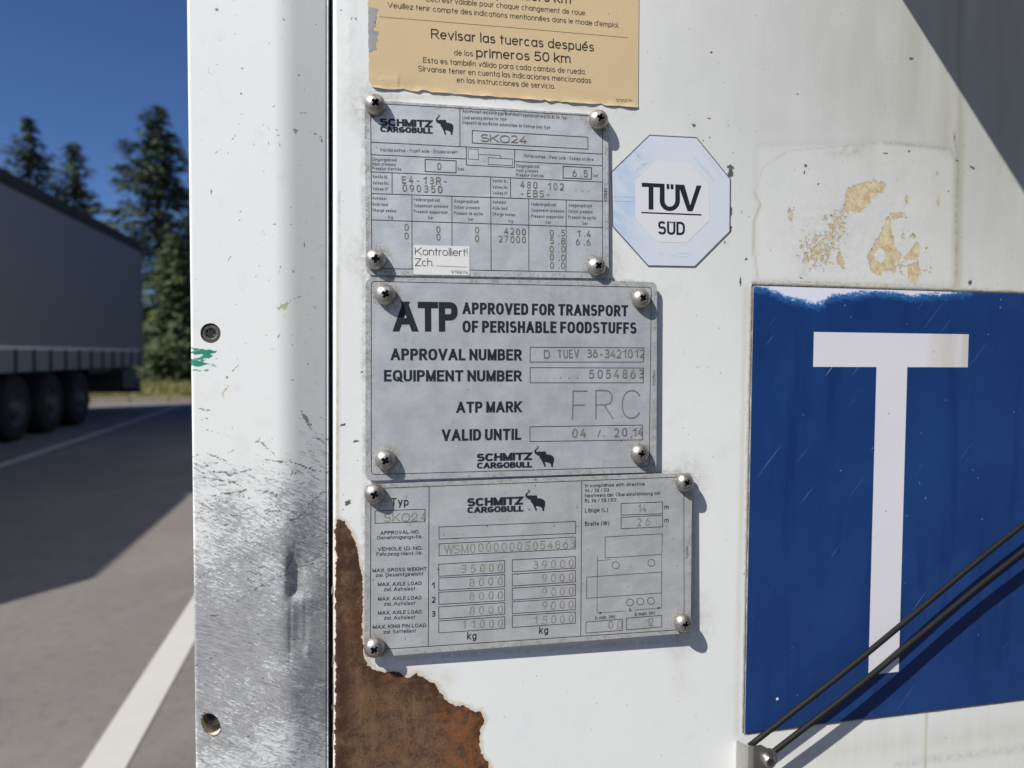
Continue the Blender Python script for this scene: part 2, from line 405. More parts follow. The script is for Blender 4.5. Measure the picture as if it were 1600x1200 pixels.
GLASS = plain('dark_glass', (.02, .025, .03), .08)
KERBM = plain('kerb_stone', (.21, .175, .135), .85, var=.3, scale=5, bump=.4, bscale=60)
BARK = plain('spruce_bark', (.075, .055, .04), .9, var=.3, scale=9)
PANEL, POST = mat_panel(), mat_post()

# ------------------------------------------------------------------ single-line alphabet (unit: cap height = 1)
a_ = lambda cx, cy, rx, ry, d0, d1: ('a', cx, cy, rx, ry, d0, d1)
XH = .70
FONT = {
 'A': (.80, [[(0, 0), (.5, 1)], [(.5, 1), (1, 0)], [(.2, .30), (.8, .30)]]),
 'B': (.62, [[(0, 0), (0, 1)], [(0, 1), (.55, 1), a_(.55, .765, .38, .235, 90, -90), (0, .53)], [(.55, .53), a_(.57, .265, .43, .265, 90, -90), (0, 0)]]),
 'C': (.70, [[a_(.52, .5, .52, .5, 34, 326)]]),
 'D': (.68, [[(0, 0), (0, 1)], [(0, 1), (.42, 1), a_(.42, .5, .58, .5, 90, -90), (0, 0)]]),
 'E': (.54, [[(0, 0), (0, 1)], [(0, 1), (1, 1)], [(0, .53), (.88, .53)], [(0, 0), (1, 0)]]),
 'F': (.52, [[(0, 0), (0, 1)], [(0, 1), (1, 1)], [(0, .50), (.86, .50)]]),
 'G': (.76, [[a_(.5, .5, .5, .5, 45, 335), (1, .46)], [(.6, .46), (1, .46)]]),
 'H': (.66, [[(0, 0), (0, 1)], [(1, 0), (1, 1)], [(0, .53), (1, .53)]]),
 'I': (.0, [[(0, 0), (0, 1)]]),
 'K': (.66, [[(0, 0), (0, 1)], [(0, .38), (.96, 1)], [(.3, .56), (1, 0)]]),
 'L': (.50, [[(0, 0), (0, 1)], [(0, 0), (1, 0)]]),
 'M': (.80, [[(0, 0), (0, 1)], [(1, 0), (1, 1)], [(0, 1), (.5, .02)], [(.5, .02), (1, 1)]]),
 'N': (.68, [[(0, 0), (0, 1)], [(1, 0), (1, 1)], [(0, 1), (1, 0)]]),
 'O': (.76, [[a_(.5, .5, .5, .5, 0, 360)]]),
 'P': (.60, [[(0, 0), (0, 1)], [(0, 1), (.55, 1), a_(.55, .74, .45, .26, 90, -90), (0, .48)]]),
 'Q': (.76, [[a_(.5, .5, .5, .5, 0, 360)], [(.62, .26), (1, -.04)]]),
 'R': (.64, [[(0, 0), (0, 1)], [(0, 1), (.55, 1), a_(.55, .745, .42, .255, 90, -90), (0, .49)], [(.48, .49), (1, 0)]]),
 'S': (.62, [[a_(.5, .755, .46, .245, 25, 180), a_(.5, .755, .46, .245, 180, 250), a_(.5, .27, .5, .27, 68, 0), a_(.5, .27, .5, .27, 0, -160)]]),
 'T': (.66, [[(.5, 0), (.5, 1)], [(0, 1), (1, 1)]]),
 'U': (.66, [[(0, 1), (0, .34), a_(.5, .34, .5, .34, 180, 360), (1, 1)]]),
 'V': (.76, [[(0, 1), (.5, 0)], [(.5, 0), (1, 1)]]),
 'W': (1.1, [[(0, 1), (.25, 0)], [(.25, 0), (.5, 1)], [(.5, 1), (.75, 0)], [(.75, 0), (1, 1)]]),
 'X': (.7, [[(0, 0), (1, 1)], [(0, 1), (1, 0)]]),
 'Y': (.7, [[(0, 1), (.5, .46)], [(1, 1), (.5, .46)], [(.5, .46), (.5, 0)]]),
 'Z': (.64, [[(0, 1), (1, 1)], [(1, 1), (0, 0)], [(0, 0), (1, 0)]]),
 '0': (.54, [[a_(.5, .5, .5, .5, 0, 360)]]),
 '1': (.30, [[(1, 0), (1, 1)], [(1, 1), (0, .78)]]),
 '2': (.54, [[a_(.5, .72, .47, .28, 165, 0), a_(.42, .72, .55, .34, 0, -38), (0, 0)], [(0, 0), (1, 0)]]),
 '3': (.54, [[a_(.48, .755, .42, .245, 155, -90)], [a_(.48, .265, .50, .265, 90, -155)], [(.3, .52), (.5, .52)]]),
 '4': (.58, [[(.62, 1), (0, .27)], [(0, .27), (1, .27)], [(.74, .0), (.74, .55)]]),
 '5': (.54, [[(.92, 1), (.12, 1), (.04, .52), a_(.45, .31, .53, .31, 125, -150)]]),
 '6': (.54, [[a_(.5, .31, .5, .31, 0, 360)], [(.02, .36), (.06, .58), (.30, .86), (.72, 1)]]),
 '7': (.52, [[(0, 1), (1, 1)], [(1, 1), (.3, 0)]]),
 '8': (.54, [[a_(.5, .76, .43, .24, 0, 360)], [a_(.5, .265, .5, .265, 0, 360)]]),
 '9': (.54, [[a_(.5, .69, .5, .31, 0, 360)], [(.98, .64), (.94, .42), (.70, .14), (.28, 0)]]),
 'a': (.50, [[a_(.5, .35, .5, .35, 0, 360)], [(1, 0), (1, .70)]]),
 'b': (.50, [[a_(.5, .35, .5, .35, 0, 360)], [(0, 0), (0, 1.04)]]),
 'c': (.47, [[a_(.5, .35, .5, .35, 45, 315)]]),
 'd': (.50, [[a_(.5, .35, .5, .35, 0, 360)], [(1, 0), (1, 1.04)]]),
 'e': (.50, [[(0, .36), (1, .36), a_(.5, .35, .5, .35, 2, 318)]]),
 'f': (.26, [[(.42, 0), (.42, .82), a_(.95, .82, .53, .2, 180, 95)], [(0, .68), (1, .68)]]),
 'g': (.50, [[a_(.5, .35, .5, .35, 0, 360)], [(1, .70), (1, -.06), a_(.5, -.06, .5, .21, 0, -150)]]),
 'h': (.46, [[(0, 0), (0, 1.04)], [(0, .42), a_(.5, .42, .5, .28, 180, 0), (1, 0)]]),
 'i': (.0, [[(0, 0), (0, .70)], [(0, .93)]]),
 'j': (.1, [[(1, -.2), (1, .70)], [(1, .93)]]),
 'k': (.44, [[(0, 0), (0, 1.04)], [(0, .28), (.92, .70)], [(.35, .42), (1, 0)]]),
 'l': (.0, [[(0, 0), (0, 1.04)]]),
 'm': (.80, [[(0, 0), (0, .70)], [(0, .44), a_(.25, .44, .25, .26, 180, 0), (.5, 0)], [(.5, .44), a_(.75, .44, .25, .26, 180, 0), (1, 0)]]),
 'n': (.46, [[(0, 0), (0, .70)], [(0, .42), a_(.5, .42, .5, .28, 180, 0), (1, 0)]]),
 'o': (.52, [[a_(.5, .35, .5, .35, 0, 360)]]),
 'p': (.50, [[a_(.5, .35, .5, .35, 0, 360)], [(0, -.27), (0, .70)]]),
 'q': (.50, [[a_(.5, .35, .5, .35, 0, 360)], [(1, -.27), (1, .70)]]),
 'r': (.26, [[(0, 0), (0, .70)], [(0, .40), a_(.8, .40, .8, .29, 180, 85)]]),
 's': (.40, [[a_(.5, .525, .46, .175, 30, 250), a_(.5, .185, .5, .185, 70, -155)]]),
 't': (.28, [[(.45, 0), (.45, .96)], [(0, .69), (1, .69)]]),
 'u': (.46, [[(0, .70), (0, .28), a_(.5, .28, .5, .28, 180, 360), (1, .70)], [(1, 0), (1, .70)]]),
 'v': (.48, [[(0, .70), (.5, 0)], [(.5, 0), (1, .70)]]),
 'w': (.72, [[(0, .7), (.25, 0)], [(.25, 0), (.5, .7)], [(.5, .7), (.75, 0)], [(.75, 0), (1, .7)]]),
 'x': (.46, [[(0, 0), (1, .7)], [(0, .7), (1, 0)]]),
 'y': (.48, [[(0, .70), (.5, 0)], [(1, .70), (.28, -.27)]]),
 'z': (.44, [[(0, .7), (1, .7)], [(1, .7), (0, 0)], [(0, 0), (1, 0)]]),
 '.': (.0, [[(0, .02)]]), ',': (.06, [[(1, .06), (0, -.16)]]), '-': (.26, [[(0, .36), (1, .36)]]),
 '/': (.36, [[(0, 0), (1, 1)]]), '!': (.0, [[(0, .30), (0, 1.02)], [(0, .02)]]), ':': (.0, [[(0, .05)], [(0, .55)]]),
 '(': (.16, [[a_(1.0, .40, 1, .66, 115, 245)]]), ')': (.16, [[a_(0, .40, 1, .66, 65, -65)]]),
 "'": (.0, [[(0, .78), (0, 1.04)]]), '\u2022': (.10, [[a_(.5, .40, .3, .05, 0, 360)]]), '\u00b0': (.22, [[a_(.5, .86, .5, .13, 0, 360)]]),
 ' ': (.22, []),
}
def accent(base, marks): 
    w_, ps = FONT[base]; return (w_, ps+marks)
FONT['\u00e9'] = accent('e', [[(.42, .82), (.75, 1.04)]]); FONT['\u00e1'] = accent('a', [[(.42, .82), (.75, 1.04)]])
FONT['\u00e4'] = accent('a', [[(.22, .93)], [(.78, .93)]]); FONT['\u00fc'] = accent('u', [[(.2, .93)], [(.8, .93)]])
FONT['\u00e8'] = accent('e', [[(.58, .82), (.25, 1.04)]])
FONT['\u00dc'] = accent('U', [[(.24, 1.22)], [(.76, 1.22)]])
FONT['\u00ed'] = (.0, [[(0, 0), (0, .70)], [(-.05, .82), (.16, 1.04)]])
HELV_A = (.48, [[a_(.48, .50, .44, .20, 160, 0), (.92, .18), a_(1.08, .10, .16, .10, 180, 240)], [(.92, .40), a_(.45, .20, .45, .20, 100, 270), a_(.45, .25, .47, .25, 270, 350)]])

def path_points(path, sup):
    pts = []
    for tk in path:
        if tk[0] == 'a':
            _, cx, cy, rx, ry, d0, d1 = tk
            n = max(3, int(abs(d1-d0)/18)+1)
            for i in range(n+1):
                t = R(d0+(d1-d0)*i/n); c, s = math.cos(t), math.sin(t); e = 2/sup
                p = (cx+rx*math.copysign(abs(c)**e, c), cy+ry*math.copysign(abs(s)**e, s))
                if not pts or math.hypot(p[0]-pts[-1][0], p[1]-pts[-1][1]) > 1e-4: pts.append(p)
        else:
            if not pts or math.hypot(tk[0]-pts[-1][0], tk[1]-pts[-1][1]) > 1e-4: pts.append(tk)
    return pts

def ribbon(pts, t, cap=True):
    """list of quads (2-D) following pts with width t"""
    n = len(pts)
    if n == 1:
        x, y = pts[0]; h = t*.56; return [[(x-h, y-h), (x+h, y-h), (x+h, y+h), (x-h, y+h)]]
    closed = n > 3 and math.hypot(pts[0][0]-pts[-1][0], pts[0][1]-pts[-1][1]) < 1e-3
    if closed: pts = pts[:-1]; n -= 1
    if n == 2:
        (x0, y0), (x1, y1) = pts; dx, dy = x1-x0, y1-y0; L = math.hypot(dx, dy)
        if abs(dx) > .12*L and abs(dy) > .35*L:       # a diagonal: flat terminals, like type
            if dy < 0: x0, y0, x1, y1 = x1, y1, x0, y0; dx, dy = -dx, -dy
            hw = t/2*L/abs(dy); k = dx/dy; e = t/2 if cap else 0
            return [[(x0-k*e+hw, y0-e), (x1+k*e+hw, y1+e), (x1+k*e-hw, y1+e), (x0-k*e-hw, y0-e)]]
    lf, rt = [], []
    for i in range(n):
        p = pts[i]
        a = pts[i-1] if (i > 0 or closed) else None
        b = pts[(i+1) % n] if (i < n-1 or closed) else None
        def un(u, v):
            L = math.hypot(v[0]-u[0], v[1]-u[1]) or 1; return ((v[0]-u[0])/L, (v[1]-u[1])/L)
        d0 = un(a, p) if a else un(p, b); d1 = un(p, b) if b else d0
        x, y = p
        if cap and (a is None or b is None):
            d = d1 if a is None else d0; s = -1 if a is None else 1
            if min(abs(d[0]), abs(d[1])) < .05: x += s*d[0]*t/2; y += s*d[1]*t/2
        nx, ny = -(d0[1]+d1[1]), d0[0]+d1[0]; L = math.hypot(nx, ny) or 1; nx /= L; ny /= L
        cosv = max(.5, nx*(-d0[1])+ny*d0[0]); k = t/2/cosv
        lf.append((x+nx*k, y+ny*k)); rt.append((x-nx*k, y-ny*k))
    rg = range(n) if closed else range(n-1)
    return [[rt[i], rt[(i+1) % n], lf[(i+1) % n], lf[i]] for i in rg]

def layout(txt, width, cap, t, gap, helv=False, sup=2.3, mono=False, con=1.0, own=False):
    """quads per stroke, scaled horizontally so that the line is exactly `width` long"""
    cap = cap*con
    g = [(HELV_A if (helv and ch == 'a') else FONT[ch]) for ch in txt]
    fixed = sum(t for q, ch in zip(g, txt) if ch != ' ') + gap*(len(txt)-1)
    nat = sum(q[0]*cap for q in g)
    sx = (width-fixed)/nat if nat > 0 else 1
    if sx < .25: gap *= .4; fixed = sum(t for q, ch in zip(g, txt) if ch != ' ') + gap*(len(txt)-1); sx = max(.2, (width-fixed)/nat)
    out, x = [], 0
    if mono: step = (width-(FONT['0'][0]*cap*.9+t))/max(1, len(txt)-1)
    for i, (q, ch) in enumerate(zip(g, txt)):
        if mono:
            wd = q[0]*cap*.9; x = i*step + (FONT['0'][0]*cap*.9-wd)/2
        else: wd = q[0]*cap*sx
        for path in q[1]:
            pts = [(x+t/2+px*wd, t/2+py*(cap-t)) for px, py in path_points(path, sup)]
            out.append((i, ribbon(pts, t)) if own else ribbon(pts, t))
        x += wd + (t if ch != ' ' else 0) + gap
    if con != 1: out = [[[(px, py/con) for px, py in qd] for qd in st] for st in out]
    return out

EPS = 4e-6
class Face:
    """a flat printed thing: measures where its print is and builds the print on its surface"""
    def __init__(s, root, pl, lift=6e-5):
        s.root, s.pl, s.lift, s.k = root, pl, lift, 0
    def pt(s, x, z, up=0):           # world (x, z) on the face -> local vertex
        y = -(s.pl[0]+s.pl[1]*x+s.pl[2]*(z-CAM_H)) - s.lift - up
        return Vector((x, y, z)) - wloc(s.root)
    def at(s, px, py):
        q = P(px, py, s.pl); return Vector((q.x, q.z))
    def quads(s, name, strokes, mat, parent=None, up=0):
        v, f = [], []
        for k, st in enumerate(strokes):
            u = up + EPS*(k % 9)
            for quad in st:
                b = len(v); v += [s.pt(x, z, u) for x, z in quad]; f.append(tuple(range(b, b+len(quad))))
        s.k += 1
        o = mesh(name, v, f, mat, s.root)
        # face outward
        me = o.data
        me.flip_normals() if sum(p.normal.y*p.area for p in me.polygons) > 0 else None
        return o
    def text(s, c, txt, p0, p1, cap, t=.13, mat=None, name='text_line', gap=None, helv=True, sup=2.3, mono=False, up=0, con=1.0):
        A, B = s.at(*c(*p0)), s.at(*c(*p1)); d = B-A; wdt = d.length; d /= wdt; nrm = Vector((-d.y, d.x))
        capm = (s.at(*c(p0[0], p0[1]-cap))-A).length
        tm = capm*t; gp = capm*(.16 if gap is None else gap)
        st = layout(txt, wdt, capm, tm, gp, helv, sup, mono, con)
        st = [[[(A.x+d.x*x+nrm.x*y, A.y+d.y*x+nrm.y*y) for x, y in q] for q in k] for k in st]
        return s.quads(name, st, mat or INK, up=up)
    def engraved(s, c, txt, p0, p1, cap, t=.15, mono=True, name='engraved_number', gap=None, sup=2.7, mat=None):
        A, B = s.at(*c(*p0)), s.at(*c(*p1)); d = B-A; wdt = d.length; d /= wdt; nrm = Vector((-d.y, d.x))
        capm = (s.at(*c(p0[0], p0[1]-cap))-A).length; tm = capm*t
        rn = random.Random(int(p0[0]*7+p0[1]*13)); jit = [(rn.gauss(0, .012), rn.gauss(0, .018), rn.gauss(0, .022), rn.uniform(.55, 1.25)) for _ in txt]
        lev = [layout(txt, wdt, capm, tm*k, capm*(.16 if gap is None else gap)+tm*(1-k), True, sup, mono, own=True) for k in (1.0, .62, .22)]
        v, f = [], []; hs = (0, 8.5e-5, 1.5e-5)
        for st in zip(*lev):
            ci = st[0][0]; jx, jy, jr, jd = jit[ci]
            for quads in zip(*[q[1] for q in st]):
                ids = []
                for q, h in zip(quads, hs):
                    row = []
                    for x, y in q:
                        xx = x + capm*jx - jr*y; yy = y + capm*jy + jr*(x-wdt*ci/max(1, len(txt)))*.2
                        row.append(len(v)); v.append(s.pt(A.x+d.x*xx+nrm.x*yy, A.y+d.y*xx+nrm.y*yy, h*jd+1e-5))
                    ids.append(row)
                for a, b in zip(ids, ids[1:]):
                    f.append((a[0], a[1], b[1], b[0])); f.append((b[3], b[2], a[2], a[3]))
                f.append(tuple(ids[-1]))
        o = mesh(name, v, f, mat or ENGR, s.root)
        for p_ in o.data.polygons:
            if p_.normal.y > 0: p_.flip()
        return o
    def lines(s, c, segs, wpx, name='ruling', mat=None):
        out = []
        for seg in segs:
            pts = [tuple(s.at(*c(*p))) for p in seg]
            wv = wpx*3.4e-4
            for p, q in zip(pts, pts[1:]): out.append(ribbon2(p, q, wv))
        return s.quads(name, out, mat or INK)
    def ring(s, c, cor, wpx, name='entry_box', mat=None):
        pts = [tuple(s.at(*c(*p))) for p in cor]; pts.append(pts[0])
        return s.quads(name, [ribbon(pts, wpx*3.4e-4, cap=False)], mat or INK)
    def fill(s, c, pts, mat, name, up=0):
        tri = tessellate_polygon([[Vector((x, -y, 0)) for x, y in pts]])
        v = [s.pt(*s.at(*c(*p)), up) for p in pts]; o = mesh(name, v, [tuple(t) for t in tri], mat, s.root)
        for p in o.data.polygons:
            if p.normal.y > 0: p.flip()
        return o
    def poly(s, c, pts, mat, name, up=0):
        q = [tuple(s.at(*c(*p))) for p in pts]
        o = s.quads(name, [[q]], mat, up=up); return o
def ribbon2(p, q, w_):
    dx, dy = q[0]-p[0], q[1]-p[1]; L = math.hypot(dx, dy) or 1; nx, ny = -dy/L*w_/2, dx/L*w_/2
    return [[(p[0]-nx, p[1]-ny), (q[0]-nx, q[1]-ny), (q[0]+nx, q[1]+ny), (p[0]+nx, p[1]+ny)]]

def round_poly(pts, r, n=6):
    """2-D polygon with rounded corners"""
    out = []; N = len(pts)
    for i in range(N):
        p = Vector(pts[i]); a = Vector(pts[i-1])-p; b = Vector(pts[(i+1) % N])-p
        ra = r[i] if isinstance(r, (list, tuple)) else r
        if ra <= 0: out.append(tuple(p)); continue
        u, v = a.normalized(), b.normalized()
        for k in range(n+1):
            t = k/n; out.append(tuple(p + u*ra*(1-t)**2 + v*ra*t**2))
    return out

def slab(name, outline, pl, thick, mat, root, bev=0.0, smooth=False):
    """plate with the outline (world x,z), its front on plane pl and its back `thick` behind"""
    bm = bmesh.new(); o = wloc(root)
    F = [bm.verts.new(Vector((x, -(pl[0]+pl[1]*x+pl[2]*(z-CAM_H)), z))-o) for x, z in outline]
    B = [bm.verts.new(v.co+Vector((0, thick, 0))) for v in F]
    f = bm.faces.new(F); bm.faces.new(B[::-1])
    n = len(F)
    for i in range(n): bm.faces.new((F[i], B[i], B[(i+1) % n], F[(i+1) % n]))
    if bev: bmesh.ops.bevel(bm, geom=[e for e in f.edges], offset=bev, segments=2, affect='EDGES', profile=.5)
    return bm_obj(name, bm, mat, root, smooth)

# ------------------------------------------------------------------ yard: ground, markings, kerb, grass
def sheet(name, pts, z, mat, kind='structure'):
    o = mesh(name, [(x, y, z) for x, y in pts], [tuple(range(len(pts)))], mat)
    return tag(o, kind=kind)
GRASSM = plain('verge_grass', (.115, .125, .035), .9, var=.5, scale=.9, bump=.8, bscale=5)
sheet('ground', [(-160, -60), (160, -60), (160, 26), (160, 240), (-160, 240), (-160, 26)], 0, mat_asphalt())
RP = mat_roadpaint()
tag(sheet('road_marking', [(-.865, -2), (-.725, -2), (-.715, 19.5), (-.855, 19.5)], .004, RP), kind='structure')
tag(sheet('road_marking', [(-3.98, 1), (-3.86, 1), (-4.30, 19.8), (-4.42, 19.8)], .004, RP), kind='structure')
bm = bmesh.new()
for i in range(34):
    x0 = -30+i*1.0; yy = 21.4+.02*x0
    box(bm, x0+.006, x0+.994, yy, yy+.25, -.1, .13, .015)
tag(bm_obj('kerb', bm, KERBM), kind='structure')
bm = bmesh.new()                                     # the verge rises gently towards the trees
nx, ny = 60, 26
g = [[None]*(ny+1) for _ in range(nx+1)]
rnd = random.Random(3)
for i in range(nx+1):
    for j in range(ny+1):
        x = -60+i*2.2; y = 21.8+j*1.6; h = .10+.028*(y-21.8)+.05*rnd.random()
        g[i][j] = bm.verts.new((x, y, h))
for i in range(nx):
    for j in range(ny): bm.faces.new((g[i][j], g[i+1][j], g[i+1][j+1], g[i][j+1]))
tag(bm_obj('grass_verge', bm, GRASSM, smooth=True), kind='structure')
bm = bmesh.new()                                     # blades standing on the verge
for _ in range(16000):
    x, y = rnd.uniform(-13, 0), rnd.uniform(21.9, 31); z = .10+.028*(y-21.8); h = rnd.uniform(.08, .24); a = rnd.uniform(0, 6.28)
    dx, dy = .02*math.cos(a), .02*math.sin(a)
    bm.faces.new([bm.verts.new((x-dx, y-dy, z)), bm.verts.new((x+dx, y+dy, z)), bm.verts.new((x+rnd.uniform(-.07, .07), y+rnd.uniform(-.07, .07), z+h))])
tag(bm_obj('grass', bm, mat_foliage('grass_blades', (.10, .11, .025), (.24, .22, .07))), kind='stuff')

# ------------------------------------------------------------------ trees
def spruce(name, label, x, y, h, rad, seed, mat, dens=1.0, z0=.2, asym=0):
    rn = random.Random(seed)
    t = thing(name, label, 'tree', (x, y, z0), 'spruces behind the parking bays')
    bm = bmesh.new(); tube(bm, (0, 0, 0), (0, 0, h*.985), .012*h+.05, .012, 8); bm_obj('trunk', bm, BARK, t, True)
    v, f = [], []
    zz = h*.07
    while zz < h*.985:
        k = 1-zz/h
        n = rn.randint(4, 6) if k > .1 else 3; off = rn.uniform(0, 6.28)
        for i in range(n):
            az = off+6.283*i/n+rn.uniform(-.35, .35)
            L = rad*(k**.86)*rn.uniform(.45, 1.3)+.12
            if rn.random() < .07: L *= .35
            droop = rn.uniform(.12, .42)*(.35+k)
            ca, sa = math.cos(az), math.sin(az); L *= 1+asym*ca
            m_ = max(3, int(L/.17*dens))
            for j in range(1, m_+1):
                u = j/m_; r_ = L*u; z = zz - droop*L*(u**1.3) + .30*L*max(0, u-.55)**1.2
                for q in range(rn.randint(4, 6)):
                    lat = rn.gauss(0, .22*L*(1-.62*u)+.05)
                    px, py = ca*r_-sa*lat, sa*r_+ca*lat; pz = z - abs(lat)*.30 + rn.uniform(-.14, .08)
                    s = rn.uniform(.07, .19); an = az+rn.uniform(-.9, .9)
                    d = Vector((math.cos(an), math.sin(an), rn.uniform(-.7, .15)))*s*1.7
                    e = Vector((-math.sin(an), math.cos(an), rn.uniform(-.9, .6))).normalized()*s*.42
                    b = len(v); p0 = Vector((px, py, pz)); v += [p0-d*.5-e, p0-d*.5+e, p0+d*.9]; f.append((b, b+1, b+2))
        zz += rn.uniform(.26, .50)*(.55+.6*k)*h/12
    mesh('crown', v, f, mat, t)
    return t
SPR1 = mat_foliage('spruce_needles', (.022, .037, .021), (.080, .108, .055))
SPR2 = mat_foliage('young_spruce_needles', (.032, .055, .024), (.11, .14, .055))
dirn = lambda px, py: ray(px, py)/ray(px, py).y
def tree_at(px, py, Y, rad, seed, label, mat, **kw):
    d = dirn(px, py); top = EYE.z + d.z*(Y+CAM_D)
    return spruce('spruce_tree', label, d.x*(Y+CAM_D), Y, top-.2, rad, seed, mat, **kw)
tree_at(246, 158, 33, 5.0, 11, 'tallest dark spruce, standing beside the white corner post', SPR1, asym=-.1, dens=1.8)
tree_at(114, 214, 36, 3.4, 5, 'slim young spruce rising over the dark truck roof between two others', SPR2)
tree_at(44, 182, 34, 3.3, 8, 'ragged spruce with a forked top above the left end of the truck roof', SPR1)
tree_at(306, 268, 36, 2.6, 21, 'bushy spruce half hidden by the white corner post', SPR1)
tree_at(186, 420, 38, 2.4, 31, 'low spruce hidden behind the rear end of the dark truck', SPR1)
tree_at(-60, 250, 36, 2.4, 14, 'spruce beyond the left edge above the dark truck', SPR1)
tree_at(272, 365, 28.5, 1.9, 44, 'light green young spruce in front of the tallest spruce', SPR2)
for k, (px, py, Y) in enumerate(((345, 250, 35), (390, 300, 38), (450, 240, 36), (520, 290, 39), (600, 255, 37), (700, 280, 38))):
    tree_at(px, py, Y, 3.2, 60+k, 'spruce standing out of sight behind the white trailer', (SPR1, SPR2)[k % 2], dens=.7)
def bush(label, x, y, h, rx, seed, mat):
    rn = random.Random(seed); t = thing('shrub', label, 'shrub', (x, y, .25), 'shrubs along the grass verge')
    bm = bmesh.new()
    for k in range(6):
        a = rn.uniform(0, 6.28); tube(bm, (0, 0, 0), (math.cos(a)*rx*.5, math.sin(a)*rx*.5, h*.7), .03, .008, 6)
    bm_obj('stem', bm, BARK, t)
    cl = [(rn.uniform(-.7, .7)*rx, rn.uniform(-.6, .6)*rx, rn.uniform(.2, .85)*h, rn.uniform(.3, .5)*rx) for _ in range(16)]
    v, f = [], []
    for cx, cy, cz, cr in cl:
        for _ in range(330):
            d = Vector((rn.gauss(0, 1), rn.gauss(0, 1), rn.gauss(0, 1))).normalized()*cr*rn.uniform(.5, 1.05)
            p = Vector((cx, cy, cz))+d; s = rn.uniform(.05, .11)
            e = Vector((rn.gauss(0, 1), rn.gauss(0, 1), rn.gauss(0, 1))).normalized(); g_ = e.orthogonal().normalized()
            b = len(v); v += [p-e*s, p+g_*s*.6, p+e*s, p-g_*s*.6]; f.append((b, b+1, b+2, b+3))
    mesh('foliage', v, f, mat, t)
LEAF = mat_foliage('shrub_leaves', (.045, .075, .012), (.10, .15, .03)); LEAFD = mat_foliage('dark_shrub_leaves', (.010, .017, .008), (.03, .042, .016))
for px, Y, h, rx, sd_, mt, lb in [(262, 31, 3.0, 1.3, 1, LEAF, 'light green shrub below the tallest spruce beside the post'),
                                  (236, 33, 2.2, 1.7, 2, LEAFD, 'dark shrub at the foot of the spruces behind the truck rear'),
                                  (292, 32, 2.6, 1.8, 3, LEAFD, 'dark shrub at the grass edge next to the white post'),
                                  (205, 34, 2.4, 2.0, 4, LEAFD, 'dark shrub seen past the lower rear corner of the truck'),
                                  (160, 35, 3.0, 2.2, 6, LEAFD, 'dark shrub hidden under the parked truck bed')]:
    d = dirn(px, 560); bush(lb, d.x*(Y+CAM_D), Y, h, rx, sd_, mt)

# ------------------------------------------------------------------ the parked truck across the bay line
truck = thing('curtain_side_truck', 'dark grey curtain-sided truck parked in the shade beyond the white bay line', 'truck', (-4.9, 4.9, 0))
TY0, TY1, TW = 0.0, 13.55, 2.5          # local: x from -TW (far side) to 0 (near side), y along its length
bm = bmesh.new(); box(bm, -TW+.02, -.02, TY0+.05, TY1-.12, 1.46, 3.80); cur = bm_obj('curtain', bm, CURTAIN, truck)
bm = bmesh.new(); box(bm, -TW, 0, TY0, TY1, 3.80, 4.02, .03); bm_obj('roof', bm, RAILDK, truck)
bm = bmesh.new(); box(bm, -TW, 0, TY1-.12, TY1, 1.20, 3.80, .01); bm_obj('rear_door', bm, SIDEB, truck)
bm = bmesh.new(); box(bm, -.012, .012, TY0+.05, TY1-.3, 1.405, 1.46); bm_obj('curtain_hem', bm, HEM, truck)
bm = bmesh.new(); box(bm, -TW, 0, TY0, TY1, 1.06, 1.40, .01); bm_obj('side_rail', bm, SIDEB, truck)
for i in range(21):
    y = TY0+.35+i*.64
    bm = bmesh.new(); box(bm, .001, .02, y, y+.05, 1.04, 1.42); bm_obj('tension_strap', bm, RAILDK, truck)
bm = bmesh.new()
for x in (-1.7, -.8): box(bm, x-.06, x+.06, .6, TY1-.1, .62, 1.06)
box(bm, -TW+.25, -.25, 6.6, TY1-.2, .95, 1.06); bm_obj('chassis', bm, CHASSIS, truck)
bm = bmesh.new(); box(bm, -TW+.1, -.05, TY1-.25, TY1-.05, .42, .78, .02); box(bm, -TW+.1, -.06, TY1-1.35, TY1-.3, .55, 1.0, .03); bm_obj('rear_underrun', bm, CHASSIS, truck)
def wheel_at(parent, x, y, side, proto=[None]):
    if proto[0] is None:
        w_ = bpy.data.objects.new('wheel', None); link(w_, parent); w_.empty_display_size = .1
        bm = bmesh.new(); lathe(bm, [(.28, -.01), (.42, .0), (.49, -.02), (.515, -.06), (.515, -.32), (.49, -.36), (.28, -.37)], 40, 'x'); bm_obj('tyre', bm, TYRE, w_, True)
        bm = bmesh.new(); lathe(bm, [(0, .02), (.10, .02), (.12, -.02), (.17, -.06), (.24, -.10), (.265, -.04), (.285, -.005), (.285, -.30), (0, -.30)], 40, 'x')
        for k in range(10):
            a = 2*math.pi*k/10; tube(bm, (-.045, .168*math.cos(a), .168*math.sin(a)), (.0, .168*math.cos(a), .168*math.sin(a)), .016, n=6)
        bm_obj('rim', bm, RIMM, w_, True); proto[0] = w_; o = w_
    else:
        o = proto[0].copy(); link(o, parent)
        for ch in proto[0].children: c_ = ch.copy(); C.objects.link(c_); c_.parent = o
    o.location = (x, y, .515); o.rotation_euler = (0, 0, 0 if side > 0 else math.pi)
    return o
for y in (6.95, 8.26, 9.57):
    wheel_at(truck, -.05, y, 1); wheel_at(truck, -TW+.05, y, -1)
for y in (6.95, 8.26, 9.57):
    bm = bmesh.new()
    pr = [(.60*math.cos(R(a)), .60*math.sin(R(a))) for a in range(15, 166, 15)]
    for (c0, s0), (c1, s1) in zip(pr, pr[1:]):
        q = [bm.verts.new((xx, y+cc, .515+ss)) for xx, cc, ss in ((-.02, c0, s0), (-.02, c1, s1), (-.42, c1, s1), (-.42, c0, s0))]; bm.faces.new(q)
    bm_obj('mudguard', bm, CHASSIS, truck)
